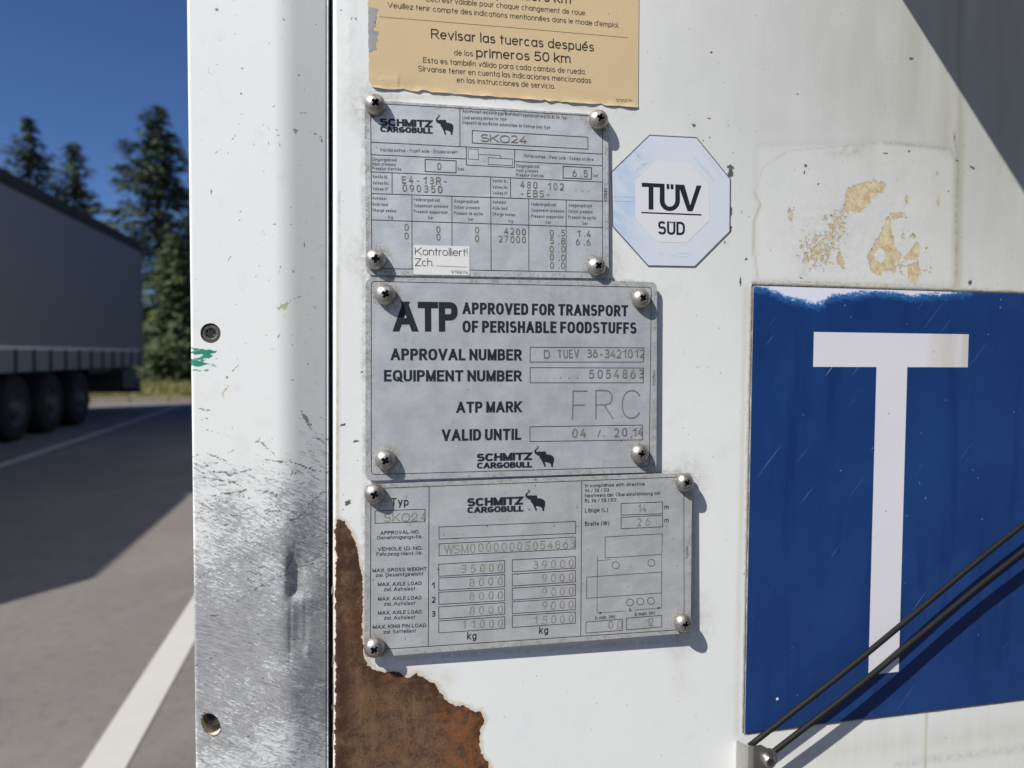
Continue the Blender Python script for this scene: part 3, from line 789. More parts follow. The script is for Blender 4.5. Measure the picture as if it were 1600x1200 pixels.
for x in (-.25, -2.05):
    bm = bmesh.new(); box(bm, x-.15, x, 1.9, 2.05, .12, 1.06); box(bm, x-.2, x+.05, 1.8, 2.15, .0, .12); bm_obj('landing_leg', bm, CHASSIS, truck)
# its tractor, mostly beyond the frame, whose roof line ends the shadow on the yard
trac = thing('tractor_unit', 'cab of the dark truck, standing left of the picture and shading the yard', 'truck cab', (-4.9, 1.55, 0))
bm = bmesh.new()
prof = [(0, .55), (.05, 1.5), (.16, 2.75), (.36, 3.5), (.62, 4.02), (3.32, 4.02), (3.32, 1.5), (2.2, 1.1), (1.9, .75), (1.5, .55)]
A = [bm.verts.new((-.02, y, z)) for y, z in prof]; B = [bm.verts.new((-TW+.02, y, z)) for y, z in prof]
bm.faces.new(A); bm.faces.new(B[::-1])
for i in range(len(prof)): bm.faces.new((A[i], A[i-1], B[i-1], B[i]))
bmesh.ops.bevel(bm, geom=list(bm.edges), offset=.06, segments=2, affect='EDGES'); bm_obj('cab', bm, CABPAINT, trac)
bm = bmesh.new()
q = [bm.verts.new(p) for p in ((-.25, .045, 1.62), (-TW+.25, .045, 1.62), (-TW+.25, .14, 2.6), (-.25, .14, 2.6))]; bm.faces.new(q)
r_ = bmesh.ops.extrude_face_region(bm, geom=list(bm.faces)); bmesh.ops.translate(bm, verts=[v for v in r_['geom'] if isinstance(v, bmesh.types.BMVert)], vec=(0, -.02, 0)); bm_obj('windscreen', bm, GLASS, trac)
bm = bmesh.new(); box(bm, -.02, .0, .45, 1.25, 1.75, 2.55, .008); bm_obj('side_window', bm, GLASS, trac)
bm = bmesh.new(); box(bm, -1.75, -.75, 1.5, 5.9, .6, .85); bm_obj('chassis', bm, CHASSIS, trac)
for y in (1.0, 5.2): wheel_at(trac, -.05, y, 1); wheel_at(trac, -TW+.05, y, -1)

# ------------------------------------------------------------------ the trailer whose front fills the picture
trailer = thing('refrigerated_trailer', 'white refrigerated semi-trailer front with scraped corner post and rust patch', 'trailer')
mm = .001
def fields(co):
    return co[:, 0]*1000, (co[:, 2]-CAM_H)*1000          # mm on the wall
def pdist(X, Z, poly):
    """signed distance (mm), positive inside"""
    d = np.full(X.shape, 1e9); ins = np.zeros(X.shape, bool); n = len(poly)
    for i in range(n):
        x0, z0 = poly[i]; x1, z1 = poly[(i+1) % n]; ex, ez = x1-x0, z1-z0
        t = np.clip(((X-x0)*ex+(Z-z0)*ez)/(ex*ex+ez*ez+1e-9), 0, 1)
        d = np.minimum(d, np.hypot(X-x0-t*ex, Z-z0-t*ez))
        c = ((z0 > Z) != (z1 > Z)) & (X < (x1-x0)*(Z-z0)/(z1-z0+1e-12)+x0); ins ^= c
    return np.where(ins, d, -d)
def ldist(X, Z, line):
    d = np.full(X.shape, 1e9)
    for (x0, z0), (x1, z1) in zip(line, line[1:]):
        ex, ez = x1-x0, z1-z0; t = np.clip(((X-x0)*ex+(Z-z0)*ez)/(ex*ex+ez*ez+1e-9), 0, 1)
        d = np.minimum(d, np.hypot(X-x0-t*ex, Z-z0-t*ez))
    return d
def wall(c, pts, pl=(0, 0, 0)):
    out = []
    for p in pts:
        q = P(*c(*p), pl); out.append((q.x*1000, (q.z-CAM_H)*1000))
    return out
def blob(F, X, Z, c, x, y, rx, ry=None, amp=1.0, rot=0, pl=(0, 0, 0), s=1.0):
    ry = (rx if ry is None else ry)*s; rx = rx*s
    """soft ellipse: amp at its centre, .5*amp at its rim"""
    (cx, cz), (ex, _) = wall(c, [(x, y), (x+rx, y)], pl); k = (ex-cx)/rx; ry = rx if ry is None else ry
    a = R(rot); dx, dz = X-cx, Z-cz
    u = (dx*math.cos(a)+dz*math.sin(a))/(rx*k); v = (-dx*math.sin(a)+dz*math.cos(a))/(ry*k)
    np.maximum(F, np.clip(1-.5*np.hypot(u, v), 0, 1)*amp, out=F)
def put_attr(me, name, arr):
    a = me.attributes.new(name, 'FLOAT', 'POINT'); a.data.foreach_set('value', np.asarray(arr, np.float32))
def grid_mesh(name, U, V, fn, mat, parent, keep=None, smooth=True):
    nu, nv = len(U), len(V)
    co_ = np.array([fn(u, v) for v in V for u in U], np.float64)
    idx = np.arange(nu*nv).reshape(nv, nu)
    q = np.stack([idx[:-1, :-1], idx[:-1, 1:], idx[1:, 1:], idx[1:, :-1]], -1).reshape(-1, 4)
    if keep is not None:
        cen = co_[q].mean(1); q = q[keep(cen)]
    me = bpy.data.meshes.new(name); me.from_pydata(co_.tolist(), [], q.tolist()); me.materials.append(mat)
    me.polygons.foreach_set('use_smooth', [smooth]*len(me.polygons)); me.update()
    return link(bpy.data.objects.new(name, me), parent), co_

# front panel: rounded left edge, flat sheet, coarse beyond the picture
rE = 2.6
XL = -9.35; LEAN = .0031      # the gap is not quite upright: mm of lean per mm of height
arc = [(XL+rE-rE*math.cos(R(a)), rE-rE*math.sin(R(a))) for a in range(0, 91, 10)]
profP = [(XL, 14.0), (XL, 7.0)] + arc + [(x, 0) for x in np.arange(XL+rE+1, 446, 1.05)] + [(x, 0) for x in (480, 600, 900, 1400, 2000, 2469)]
zs = [-640, -500, -350, -290] + list(np.arange(-262, 212, 1.05)) + [240, 300, 500, 1000, 1800, 2560]
U = list(range(len(profP)))
panel, cop = grid_mesh('front_panel', U, zs, lambda u, z: ((profP[u][0]+LEAN*max(-260, min(260, z))*max(0, 1-(profP[u][0]-XL)/30))*mm, profP[u][1]*mm, CAM_H+z*mm), PANEL, trailer)
X, Z = fields(cop); me = panel.data
zero = lambda: np.zeros(X.shape)
c3, cR, cT = crop(500, 780, 857/300), crop(1170, 200, 4.615), crop(950, 200, 5.333)
rust = wall(c3, [(70, 100), (85, 92), (112, 100), (140, 160), (165, 240), (192, 335), (194, 480), (188, 600), (192, 690), (215, 745), (270, 772), (330, 768), (400, 800), (428, 775),
                 (470, 800), (515, 825), (540, 870), (582, 915), (625, 920), (690, 950), (715, 945), (735, 985), (712, 1030), (716, 1130), (745, 1175), (765, 1260), (790, 1340), (770, 1420), (420, 1500), (66, 1500)])
put_attr(me, 'rust', pdist(X, Z, rust))
og = zero()
for p in [(150, 560, 60, 120, .5), (250, 900, 90, 60, .45), (380, 1120, 120, 60, .4), (640, 1010, 90, 110), (700, 1130, 60, 90), (560, 960, 50, 40), (330, 790, 60, 25), (610, 1200, 70, 90)]: blob(og, X, Z, c3, *p)
put_attr(me, 'orange', og)
stain = zero()
def vstreak(F, pts, hw, amp):
    np.maximum(F, amp*np.clip(1-ldist(X, Z, wall(ident, pts))/hw, 0, 1)**1.2, out=F)
vstreak(stain, [(1500, -60), (1499, 200), (1494, 445)], 5.5, .95)
vstreak(stain, [(1478, -60), (1475, 225)], 12, .42)
vstreak(stain, [(1420, -60), (1430, 160)], 26, .25)
vstreak(stain, [(1560, -60), (1570, 240)], 22, .38)
vstreak(stain, [(1448, 1100), (1446, 1200)], 2.2, .5)
vstreak(stain, [(1178, 300), (1188, 320), (1178, 345), (1177, 398)], 1.1, .95)
vstreak(stain, [(1180, 400), (1184, 436)], 1.0, .5)
vstreak(stain, [(1182, 296), (1192, 262), (1230, 236), (1370, 224)], .9, .4)
vstreak(stain, [(640, 1045), (700, 1060)], 8, .25)
vstreak(stain, [(600, 152), (760, 152), (930, 170)], 2.5, .35)
vstreak(stain, [(1060, 1000), (1065, 1070)], 10, .14)
vstreak(stain, [(1165, 450), (1158, 800), (1150, 1145)], 3.0, .30)
vstreak(stain, [(1250, 1180), (1600, 1140)], 16, .22)
vstreak(stain, [(527, 420), (527, 820)], 2.0, .5)
stain += .10*np.clip((X-240)/200, 0, 1)
put_attr(me, 'stain', np.clip(stain, 0, 1))
film = np.clip((X-60)/330, 0, 1)**.8*np.clip((Z+30)/190, 0, 1)*.85 + .18*np.clip((X-150)/300, 0, 1)
old = wall(ident, [(1181, 228), (1372, 222), (1490, 232), (1492, 444), (1182, 436)]); ins = np.clip(.5+pdist(X, Z, old)/2.0, 0, 1)
film = film*(1-.22*ins)+.12*np.clip(1-np.abs(pdist(X, Z, old))/3.0, 0, 1)
put_attr(me, 'film', np.clip(film, 0, .8))
gr = zero()
vstreak(gr, [(1177, 441), (1300, 443), (1420, 449), (1600, 456)], 2.0, 1.0)
vstreak(gr, [(1382, 223), (1440, 228), (1486, 234), (1492, 250)], 1.6, .75)
vstreak(gr, [(1491, 205), (1497, 260), (1494, 330), (1494, 430)], 1.7, .7)
vstreak(gr, [(1172, 450), (1166, 800), (1161, 1146)], .9, .8)
vstreak(gr, [(1164, 1149), (1400, 1119), (1600, 1094)], 1.1, .5)
vstreak(gr, [(1400, 1197), (1455, 1187), (1530, 1178), (1600, 1170)], 5.0, .40)
vstreak(gr, [(568, 150), (568, 440), (570, 740), (566, 1020)], 2.4, .7)
vstreak(gr, [(575, 432), (950, 436), (1020, 446)], 2.2, .8)
vstreak(gr, [(575, 748), (1030, 738), (1070, 735)], 2.2, .8)
for p in [(586, 165, 30, 30, .8), (587, 406, 28, 28, .7), (585, 1010, 30, 28, .8), (1066, 972, 30, 30, .7), (1068, 753, 26, 26, .6), (931, 417, 28, 28, .7)]: blob(gr, X, Z, ident, *p)
vstreak(gr, [(600, 1030), (1075, 1000)], 2.5, .55)
vstreak(gr, [(1084, 740), (1084, 990)], 1.5, .6)
vstreak(gr, [(530, 300), (525, 820)], .8, .6)
for p in [(560, 800, 230, 200, .22), (730, 170, 110, 28, .55, 10), (660, 600, 40, 40, .35), (500, 900, 120, 90, .3), (400, 950, 40, 120, .35)]: blob(gr, X, Z, cR, p[0], p[1], p[2], p[3], p[4], p[5] if len(p) > 5 else 0)
put_attr(me, 'grime', np.clip(gr, 0, 1))
oc = zero()
def polyfield(F, c, pts, amp, soft=1.2):
    soft = soft+1.0
    np.maximum(F, amp*np.clip(.5+pdist(X, Z, wall(c, pts))/(2*soft), 0, 1), out=F)
polyfield(oc, cR, [(700, 430), (800, 392), (900, 372), (1000, 390), (990, 450), (900, 500), (850, 575), (800, 612), (690, 610), (600, 680), (690, 540)], .78)
polyfield(oc, cR, [(1010, 618), (1032, 760), (1060, 860), (1110, 925), (1080, 962), (1000, 1020), (940, 1062), (880, 1030), (850, 920), (905, 830), (955, 755)], 1.0, .7)
polyfield(oc, cR, [(1118, 935), (1160, 885), (1218, 808), (1238, 850), (1222, 945), (1130, 962)], .95, .6)
polyfield(oc, cR, [(1150, 968), (1230, 968), (1252, 1050), (1205, 1132), (1150, 1112), (1138, 1040)], .74, .8)
polyfield(oc, cR, [(662, 860), (690, 960), (702, 1032), (650, 992), (630, 930)], .8, .5)
polyfield(oc, cR, [(1000, 625), (1040, 606), (1120, 604), (1150, 660), (1090, 655), (1040, 660)], .68, .4)
for p in [(500, 880, 140, 130, .66), (640, 700, 90, 90, .64), (600, 800, 110, 110, .58), (1060, 1010, 110, 50, .60), (1120, 780, 40, 60, .5), (1290, 1010, 60, 90, .42), (420, 940, 22, 22, .95), (300, 625, 24, 42, .9), (1140, 515, 16, 28, .9), (1185, 775, 20, 20, .85), (1372, 520, 14, 40, .75), (1360, 325, 15, 15, .7), (560, 640, 60, 40, .52), (685, 755, 16, 16, .8)]:
    blob(oc, X, Z, cR, p[0], p[1], p[2], p[3], p[4])
hole = zero(); blob(hole, X, Z, cR, 950, 922, 44, 40, 1.0); oc = np.where(hole > .5, 0.1*oc, oc)
put_attr(me, 'ochre', oc)
ch = zero()
for p in [(410, 272, 20, 15), (430, 300, 10, 8), (400, 320, 6, 18), (1155, 168, 12, 13), (990, 183, 26, 5), (375, 1082, 22, 9, -25), (330, 1050, 9, 6), (540, 1030, 9, 9), (1075, 372, 8, 8), (505, 402, 22, 5, 35), (1282, 870, 7, 16, 30),
          (1500, 235, 14, 7), (1440, 460, 10, 9), (1185, 770, 8, 12), (1480, 75, 4, 26), (595, 632, 16, 7), (565, 660, 9, 8), (885, 875, 9, 14)]:
    blob(ch, X, Z, cR, p[0], p[1], p[2], p[3], 1.0, p[4] if len(p) > 4 else 0, s=.72)
for p in [(1020, 330, 36, 22), (1022, 380, 26, 34), (1030, 500, 6, 80), (1024, 700, 16, 42), (1012, 840, 24, 34), (1000, 800, 12, 20), (1120, 700, 8, 18), (795, 110, 10, 8), (790, 35, 8, 6), (980, 258, 5, 5), (975, 960, 6, 34, 15), (1010, 196, 6, 5)]:
    blob(ch, X, Z, cT, p[0], p[1], p[2], p[3], .88, p[4] if len(p) > 4 else 0)
for p in [(544, 786, 7, 7), (536, 664, 10, 3, 20), (1424, 92, 6, 3), (1084, 196, 6, 3, -35), (1157, 440, 2.5, 10), (566, 581, 3, 3), (1166, 405, 3, 3), (1516, 442, 4, 5), (1112, 82, 3, 3), (534, 16, 2.5, 2.5), (1108, 185, 4, 2), (556, 690, 8, 3, 10),
          (1520, 262, 7, 2.5, -25), (1110, 215, 2, 3)]:
    blob(ch, X, Z, ident, p[0], p[1], p[2], p[3], 1.0, p[4] if len(p) > 4 else 0, s=.7)
ring_ = np.abs(np.hypot(X-wall(ident, [(553, 30)])[0][0], Z-wall(ident, [(553, 30)])[0][1])-1.2); np.maximum(ch, np.clip(.62-ring_, 0, 1), out=ch)
rn = random.Random(12)
for i in range(120):
    px, py = rn.uniform(528, 1598), rn.uniform(4, 1196); l = rn.choice((1, 1.5, 2, 3, 4, 7)); a0 = R(rn.uniform(-90, 90)); pts = wall(ident, [(px-l*math.cos(a0), py-l*math.sin(a0)), (px+l*math.cos(a0), py+l*math.sin(a0))])
    box_ = (np.abs(X-pts[0][0]) < 9) & (np.abs(Z-pts[0][1]) < 9); d_ = ldist(X[box_], Z[box_], pts)
    ch[box_] = np.maximum(ch[box_], rn.uniform(.36, .60)*np.clip(1-d_/1.1, 0, 1))
put_attr(me, 'chip', ch)
lp = zero()
for p in [(1060, 960, 18, 36), (1040, 440, 14, 14), (566, 150, 18, 16), (545, 120, 14, 60), (545, 60, 8, 70), (965, 165, 16, 14), (1150, 700, 40, 120, .25), (1350, 340, 120, 90, .55), (1380, 400, 60, 50, .9)]:
    blob(lp, X, Z, ident, p[0], p[1], p[2], p[3], p[4] if len(p) > 4 else .9)
put_attr(me, 'lump', lp)

# corner post: flat face, soft bend, flank falling back to the gap; scraped bare low down
FD = 7.4; PL = (FD*mm, 0, 0)
xl = wall(ident, [(298.5, 600)], PL)[0][0]; xb = wall(ident, [(447, 600)], PL)[0][0]; xe = -11.0; xf = xe-1.15
pp = [(xl, 150), (xl, 60), (xl, 20), (xl, 6), (xl, -FD+1.2), (xl+.15, -FD+.5), (xl+.5, -FD+.12), (xl+1.1, -FD)] + [(x, -FD) for x in np.arange(xl+1.8, xb-5.2, .75)]
import itertools
sl_ = (FD-.7)/(xf-xb)
for x in np.arange(xb-5, xb+5.01, .7):
    t = (x-(xb-5))/10; pp.append((x, -FD+sl_*10*t*t/2))
pp += [(x, -FD+sl_*(x-xb)) for x in np.arange(xb+5.7, xf, .75)]
pp += [(xf, -.7), (xf+.12, -.2), (xf+.28, -.2), (xf+.4, -.6), (xe-.3, -.55), (xe-.05, -.3), (xe, .3), (xe, 3), (xe, 14)]
zp = [-640, -500, -350, -290] + list(np.arange(-240, 200, .8)) + [230, 300, 500, 1000, 1800, 2560]
(dx0, dz0), (dx1, dz1), (dx2, dz2) = wall(ident, [(463, 905), (462, 960), (478, 1022)], PL)
(bx0, bz0), (bx1, bz1), (bx2, bz2) = wall(ident, [(455, 930), (430, 880), (500, 1000)], PL)
bolts = [(329, 520.5, 15.9, 16.6, 0), (329.5, 1131.5, 13.6, 20.2, 24)]
BO = []
for px, py, rx, ry, rot in bolts:
    (cx, cz), (ex, _) = wall(ident, [(px, py), (px+10, py)], PL); k = (ex-cx)/10; BO.append((cx, cz, rx*k, ry*k, R(rot)))
def bolt_r(x, z, b, g=0):
    dx, dz = x-b[0], z-b[1]; c_, s_ = math.cos(b[4]), math.sin(b[4])
    return np.hypot((dx*c_+dz*s_)/b[2], (-dx*s_+dz*c_)/b[3])
def post_pt(u, z):
    x, y = pp[u]; x0_ = x
    x += LEAN*1.25*max(-260, min(260, z))*max(0, min(1, (x-xb)/(xf-xb)))
    if -400 < z < 220 and y < 2:
        gs = lambda x0, z0, sx, sz: math.exp(-((x-x0)/sx)**2-((z-z0)/sz)**2)
        lower = 1/(1+math.exp((z+92)/6))
        y += 3.0*math.exp(-((x-(xb+2.5))/(2.4 if x < xb+2.5 else 7.0))**2)*(1/(1+math.exp(-(z+122)/1.2)))*math.exp(-max(0, (z+112))**2/120)   # pocket under the torn bend, stepped at its foot
        y -= .5*gs(xb+7, -127, 6, 5)
        y += .22*math.exp(-((x-(xb+1.0))/.8)**2)*math.exp(-((z+140)/15)**4)
        y += .12*math.exp(-((x-(xb+8.5))/.8)**2)*math.exp(-((z+138)/16)**4)
        y -= .45*gs(dx2+.5, dz2, 1.4, 3.0)
        y += .9*gs(xb+4, -140, 5, 16)
        y += .9*gs(bx1, bz1, 14, 11)*lower
        y += lower*.45*math.sin(z*.11+x*.07)*math.exp(-((x-xb)/16)**2)
        y += lower*.25*math.sin(z*.052+1)
    for b in BO:                                     # snap the mesh to each bolt hole's rim
        if y < 2:
            r = float(bolt_r(x, z, b))
            if 1.0 <= r < 1.16 or (.86 < r < 1.0):
                x = b[0]+(x-b[0])/r; zz = b[1]+(z-b[1])/r; return (x*mm, y*mm, CAM_H+zz*mm)
    return (x*mm, y*mm, CAM_H+z*mm)
def keep_post(cen):
    x, z = cen[:, 0]*1000, (cen[:, 2]-CAM_H)*1000; ok = np.ones(len(x), bool)
    for b in BO: ok &= ~((bolt_r(x, z, b) < .965) & (cen[:, 1] < 0))
    return ok
post, cpp = grid_mesh('corner_post', list(range(len(pp))), zp, post_pt, POST, trailer, keep_post)
X, Z = fields(cpp); me = post.data
PY = np.interp(Z, [-640, -235, -200, -170, -140, -118, -95, -78, -62, -45, -28, 0, 200], [.62, .62, .72, .90, .96, .90, .72, .56, .44, .30, .17, .05, .02])
wr = PY.copy()
tmp = zero()
for p in [(350, 740, 60, 22, .30), (430, 740, 40, 26, .22), (490, 700, 26, 40, .26), (340, 790, 46, 26, .30), (480, 790, 50, 40, .22), (330, 1000, 20, 30, -.1)]: blob(tmp, X, Z, ident, p[0], p[1], p[2], p[3], abs(p[4]), pl=PL)
wr += tmp
put_attr(me, 'wear', np.clip(wr, 0, 1))
g_ = zero()
for p in [(312, 546, 26, 3, .8, -8), (318, 552, 22, 4, .9, 4), (305, 562, 20, 5, .9), (322, 557, 14, 5, .85), (306, 568, 20, 5, 1.0), (322, 568, 14, 4, .8, -6), (312, 578, 16, 3, .7)]: blob(g_, X, Z, ident, p[0], p[1], p[2], p[3], p[4], p[5] if len(p) > 5 else 0, PL)
put_attr(me, 'green', g_)
y_ = zero(); tn = zero()
blob(y_, X, Z, ident, 443, 478, 10, 5, .9, 20, PL); blob(y_, X, Z, ident, 462, 466, 24, 2.4, .72, 22, PL); blob(y_, X, Z, ident, 352, 610, 3, 14, .8, -22, PL); blob(tn, X, Z, ident, 352, 610, 20, 30, 1, 0, PL)
put_attr(me, 'yellow', y_); put_attr(me, 'tan', np.clip(tn*2, 0, 1))
dk = zero()
dark_l = lambda pts, hw, amp: np.maximum(dk, amp*np.clip(1-ldist(X, Z, wall(ident, pts, PL))/hw, 0, 1), out=dk)
dark_l([(459, 848), (457, 872), (446, 894)], .8, .85); dark_l([(453, 925), (452, 1020)], .8, .55); dark_l([(475, 930), (473, 1010)], .7, .5); dark_l([(461, 945), (462, 1000)], 1.6, .4)
dark_l([(366, 943), (400, 920), (428, 905)], 1.0, .35); blob(dk, X, Z, ident, 372, 1168, 22, 6, .55, -25, PL); blob(dk, X, Z, ident, 466, 905, 16, 18, .25, 0, PL)
blob(dk, X, Z, ident, 480, 870, 26, 30, .15, 0, PL); blob(dk, X, Z, ident, 485, 1070, 26, 34, .18, 0, PL)
dark_l([(299, 600), (301, 1200)], .6, .3); dark_l([(512, 0), (516, 700)], .7, .5)
put_attr(me, 'dark', dk)
ch = zero()
for p in [(443, 30, 6, 2.5, -30), (466, 115, 3, 2.5), (492, 204, 4, 4), (459, 423, 4, 4), (484, 202, 2, 2), (501, 212, 3, 8, 20), (427, 166, 2, 4, -20), (374, 194, 10, 1, -60), (438, 228, 2, 8, 15), (420, 224, 8, 2, -60), (461, 203, 5, 8), (326, 108, 1, 6, -20), (338, 15, 5, 5),
          (478, 655, 4, 22, 30), (475, 380, 2, 7), (428, 350, 6, 2), (364, 0, 1.5, 5), (436, 525, 2, 8, -20), (480, 570, 2, 7, -30), (370, 545, 2, 2), (330, 300, 2, 10, 10)]:
    blob(ch, X, Z, ident, p[0], p[1], p[2], p[3], .85, p[4] if len(p) > 4 else 0, PL, s=.72)
for x, y, l, an in [(478, 660, 26, 62), (500, 690, 14, 35), (345, 738, 40, 4), (330, 748, 44, 9), (418, 700, 30, 42), (375, 738, 36, -16), (430, 720, 34, 6), (360, 770, 50, -8), (340, 715, 34, 22), (470, 728, 40, 24), (320, 640, 18, 8), (372, 758, 30, 30), (420, 770, 44, 12), (310, 735, 20, 30)]:
    a0 = R(an); dark_pts = [(x-l/2*math.cos(a0), y-l/2*math.sin(a0)), (x+l/2*math.cos(a0), y+l/2*math.sin(a0))]
    np.maximum(ch, .8*np.clip(1-ldist(X, Z, wall(ident, dark_pts, PL))/1.0, 0, 1), out=ch)
rn = random.Random(33)
for i in range(90):
    px, py = rn.uniform(302, 510), rn.uniform(5, 690); l = rn.choice((1.5, 2, 2.5, 3, 5, 8)); a0 = R(rn.uniform(-80, 80)); pts = wall(ident, [(px-l*math.cos(a0), py-l*math.sin(a0)), (px+l*math.cos(a0), py+l*math.sin(a0))], PL)
    box_ = (np.abs(X-pts[0][0]) < 9) & (np.abs(Z-pts[0][1]) < 9); d_ = ldist(X[box_], Z[box_], pts)
    ch[box_] = np.maximum(ch[box_], rn.uniform(.40, .66)*np.clip(1-d_/.85, 0, 1))
rn = random.Random(21)
for i in range(210):
    py = min(1190, max(655, rn.gauss(835, 85))); px = rn.uniform(300, 512); l = rn.uniform(5, 26)*(1 if rn.random() < .8 else 1.8); a0 = R(rn.gauss(12, 16) if rn.random() < .75 else rn.gauss(-24, 10))
    pts = wall(ident, [(px-l/2*math.cos(a0), py-l/2*math.sin(a0)), (px+l/2*math.cos(a0), py+l/2*math.sin(a0))], PL)
    box_ = (np.abs(X-pts[0][0]) < 14) & (np.abs(Z-pts[0][1]) < 14); d_ = ldist(X[box_], Z[box_], pts)
    ch[box_] = np.maximum(ch[box_], rn.uniform(.45, .74)*np.clip(1-d_/.9, 0, 1))
put_attr(me, 'chip', ch)
# recessed bolts of the post
HOLEWALL = plain('hole_edge', (.62, .57, .45), .6, var=.3, scale=300)
for (cx, cz, rx, ry, rot), depth, shift in ((BO[0], .55, (.1, -.15)), (BO[1], 5.0, (-.6, 2.0))):
    bm = bmesh.new(); n = 40; c_, s_ = math.cos(rot), math.sin(rot); A, B = [], []
    for i in range(n):
        t = 2*math.pi*i/n; u, v = rx*math.cos(t), ry*math.sin(t); x, z = cx+u*c_-v*s_, cz+u*s_+v*c_
        A.append(bm.verts.new((x*mm, (-FD+.05)*mm, CAM_H+z*mm))); B.append(bm.verts.new((x*mm, (-FD+depth+4)*mm, CAM_H+z*mm)))
    for i in range(n): bm.faces.new((A[i], B[i], B[(i+1) % n], A[(i+1) % n]))
    bm.faces.new(B[::-1])
    bmesh.ops.reverse_faces(bm, faces=bm.faces)
    bm.normal_update(); mh = bpy.data.meshes.new('bolt_hole'); bm.to_mesh(mh); bm.free(); mh.materials.append(HOLEWALL); link(bpy.data.objects.new('bolt_hole', mh), trailer)
    b = bpy.data.objects.new('bolt', None); link(b, trailer); b.location = ((cx+shift[0])*mm, (-FD+depth)*mm, CAM_H+(cz+shift[1])*mm); b.empty_display_size = .01
    bm = bmesh.new(); lathe(bm, [(0, 1.4*mm), (2.0*mm, 1.4*mm), (2.3*mm, .2*mm), (2.6*mm, -.1*mm), (4.2*mm, .1*mm), (4.75*mm, .7*mm), (4.9*mm, 1.6*mm), (4.9*mm, 4*mm)], 40, 'y'); bm_obj('bolt_head', bm, BLACKSTEEL, b, True)
    bm = bmesh.new(); pts = []
    for i in range(24):
        t = 2*math.pi*i/24; r = 1.95+.45*math.cos(6*t); pts.append(bm.verts.new((r*math.cos(t)*mm, -.14*mm, r*math.sin(t)*mm)))
    bm.faces.new(pts); o = bm_obj('drive_recess', bm, CROSSMAT, b)
# dark gap between post and panel, with flaked paint caught in it low down
bm = bmesh.new(); box(bm, (xe-.6)*mm, (XL+.6)*mm, 4.5*mm, 13.5*mm, CAM_H-.64, CAM_H+2.56); bm_obj('gap_seal', bm, RUBBER, trailer)
FLAKE = plain('flaked_cream_paint', (.70, .66, .52), .6); rn = random.Random(9)
for py in (905, 922, 936, 1030, 1040, 1062, 1105, 1150, 1160):
    (gx, gz), = wall(ident, [(520.3+rn.uniform(-.8, 1.0), py)]); h = rn.uniform(1.2, 3.5); wv = rn.uniform(.3, .7)
    bm = bmesh.new(); yy = (1.0+rn.uniform(-.6, .6))*mm
    vs = [bm.verts.new(((gx+a*wv)*mm, yy+a*.0003, CAM_H+(gz+b*h)*mm)) for a, b in ((-1, -1), (.3, -.6), (1, .2), (.2, 1), (-.7, .4))]; bm.faces.new(vs)
    r2 = bmesh.ops.extrude_face_region(bm, geom=list(bm.faces)); bmesh.ops.translate(bm, verts=[v for v in r2['geom'] if isinstance(v, bmesh.types.BMVert)], vec=(0, .0003, 0))
    bm_obj('paint_flake', bm, FLAKE, trailer)
# the box behind the front, its chassis and running gear
bm = bmesh.new(); box(bm, (xl+.5)*mm, 2.468, .15, 13.4, .98, 3.92); bm_obj('body', bm, plain('trailer_white', (.74, .75, .75), .4), trailer)
bm = bmesh.new(); box(bm, (xl)*mm, 2.469, .013, 13.4, 3.9205, 4.0, .01); bm_obj('roof', bm, plain('roof_aluminium', (.5, .5, .5), .4, .6), trailer)
bm = bmesh.new()
for x in (.75, 1.65): box(bm, x-.07, x+.07, .3, 13.2, .62, .979)
bm_obj('chassis', bm, CHASSIS, trailer)
for x in (.45, 1.95):
    bm = bmesh.new(); box(bm, x-.07, x+.07, 2.6, 2.75, .1, .62); box(bm, x-.14, x+.14, 2.5, 2.85, 0, .1); bm_obj('landing_leg', bm, CHASSIS, trailer)
for y in (8.6, 9.91, 11.22): wheel_at(trailer, 2.40, y, 1); wheel_at(trailer, 0.0, y, -1)
# lower edge moulding at the foot of the panel, bottom right
bm = bmesh.new()
za = wall(ident, [(1600, 1197)])[0][1]
tube(bm, (-.004, -.002, CAM_H+(za-5.0)*mm), (2.4, -.002, CAM_H+(za-5.0)*mm), .004, n=16); bm_obj('edge_moulding', bm, plain('dark_moulding', (.05, .05, .048), .5), trailer)
# refrigeration unit above, whose lower left corner throws the slanting shadow
ux, uz = (322.9-SUN_A/SUN_B*115.0)*mm, CAM_H+.330
unit = thing('cooling_unit', 'box-shaped cooling unit mounted high on the trailer front above the tan sticker', 'cooling unit', (ux, 0, uz))
bm = bmesh.new(); box(bm, 0, 1.95, -.46, -.001, 0, 1.9, .002); bm_obj('housing', bm, GREYBODY, unit)
for i in range(14):
    bm = bmesh.new(); box(bm, .2, 1.75, -.475, -.4605, .25+i*.05, .27+i*.05, .003); bm_obj('grille_slat', bm, CHASSIS, unit)

# unseen tractor added behind the camera to block sky and ground bounce
own = thing('light_blocking_tractor', 'unseen dark cab added behind the camera to block light from the trailer front', 'truck cab', (0, 0, 0))
bm = bmesh.new(); box(bm, -.02, 2.45, -4.1, -1.55, 1.0, 3.7, .08); bm_obj('cab', bm, plain('dark_cab_paint', (.05, .055, .065), .4), own)
bm = bmesh.new(); box(bm, .75, 1.65, -4.0, 2.2, .55, .93, .02); bm_obj('chassis', bm, CHASSIS, own)
bm = bmesh.new(); box(bm, .15, 2.3, -1.5, -.1, .935, .965, .004); bm_obj('blocker_deck', bm, plain('deck_steel', (.10, .10, .10), .6, .3), own)
for y in (-3.4, 1.2): wheel_at(own, 2.40, y, 1); wheel_at(own, .02, y, -1)

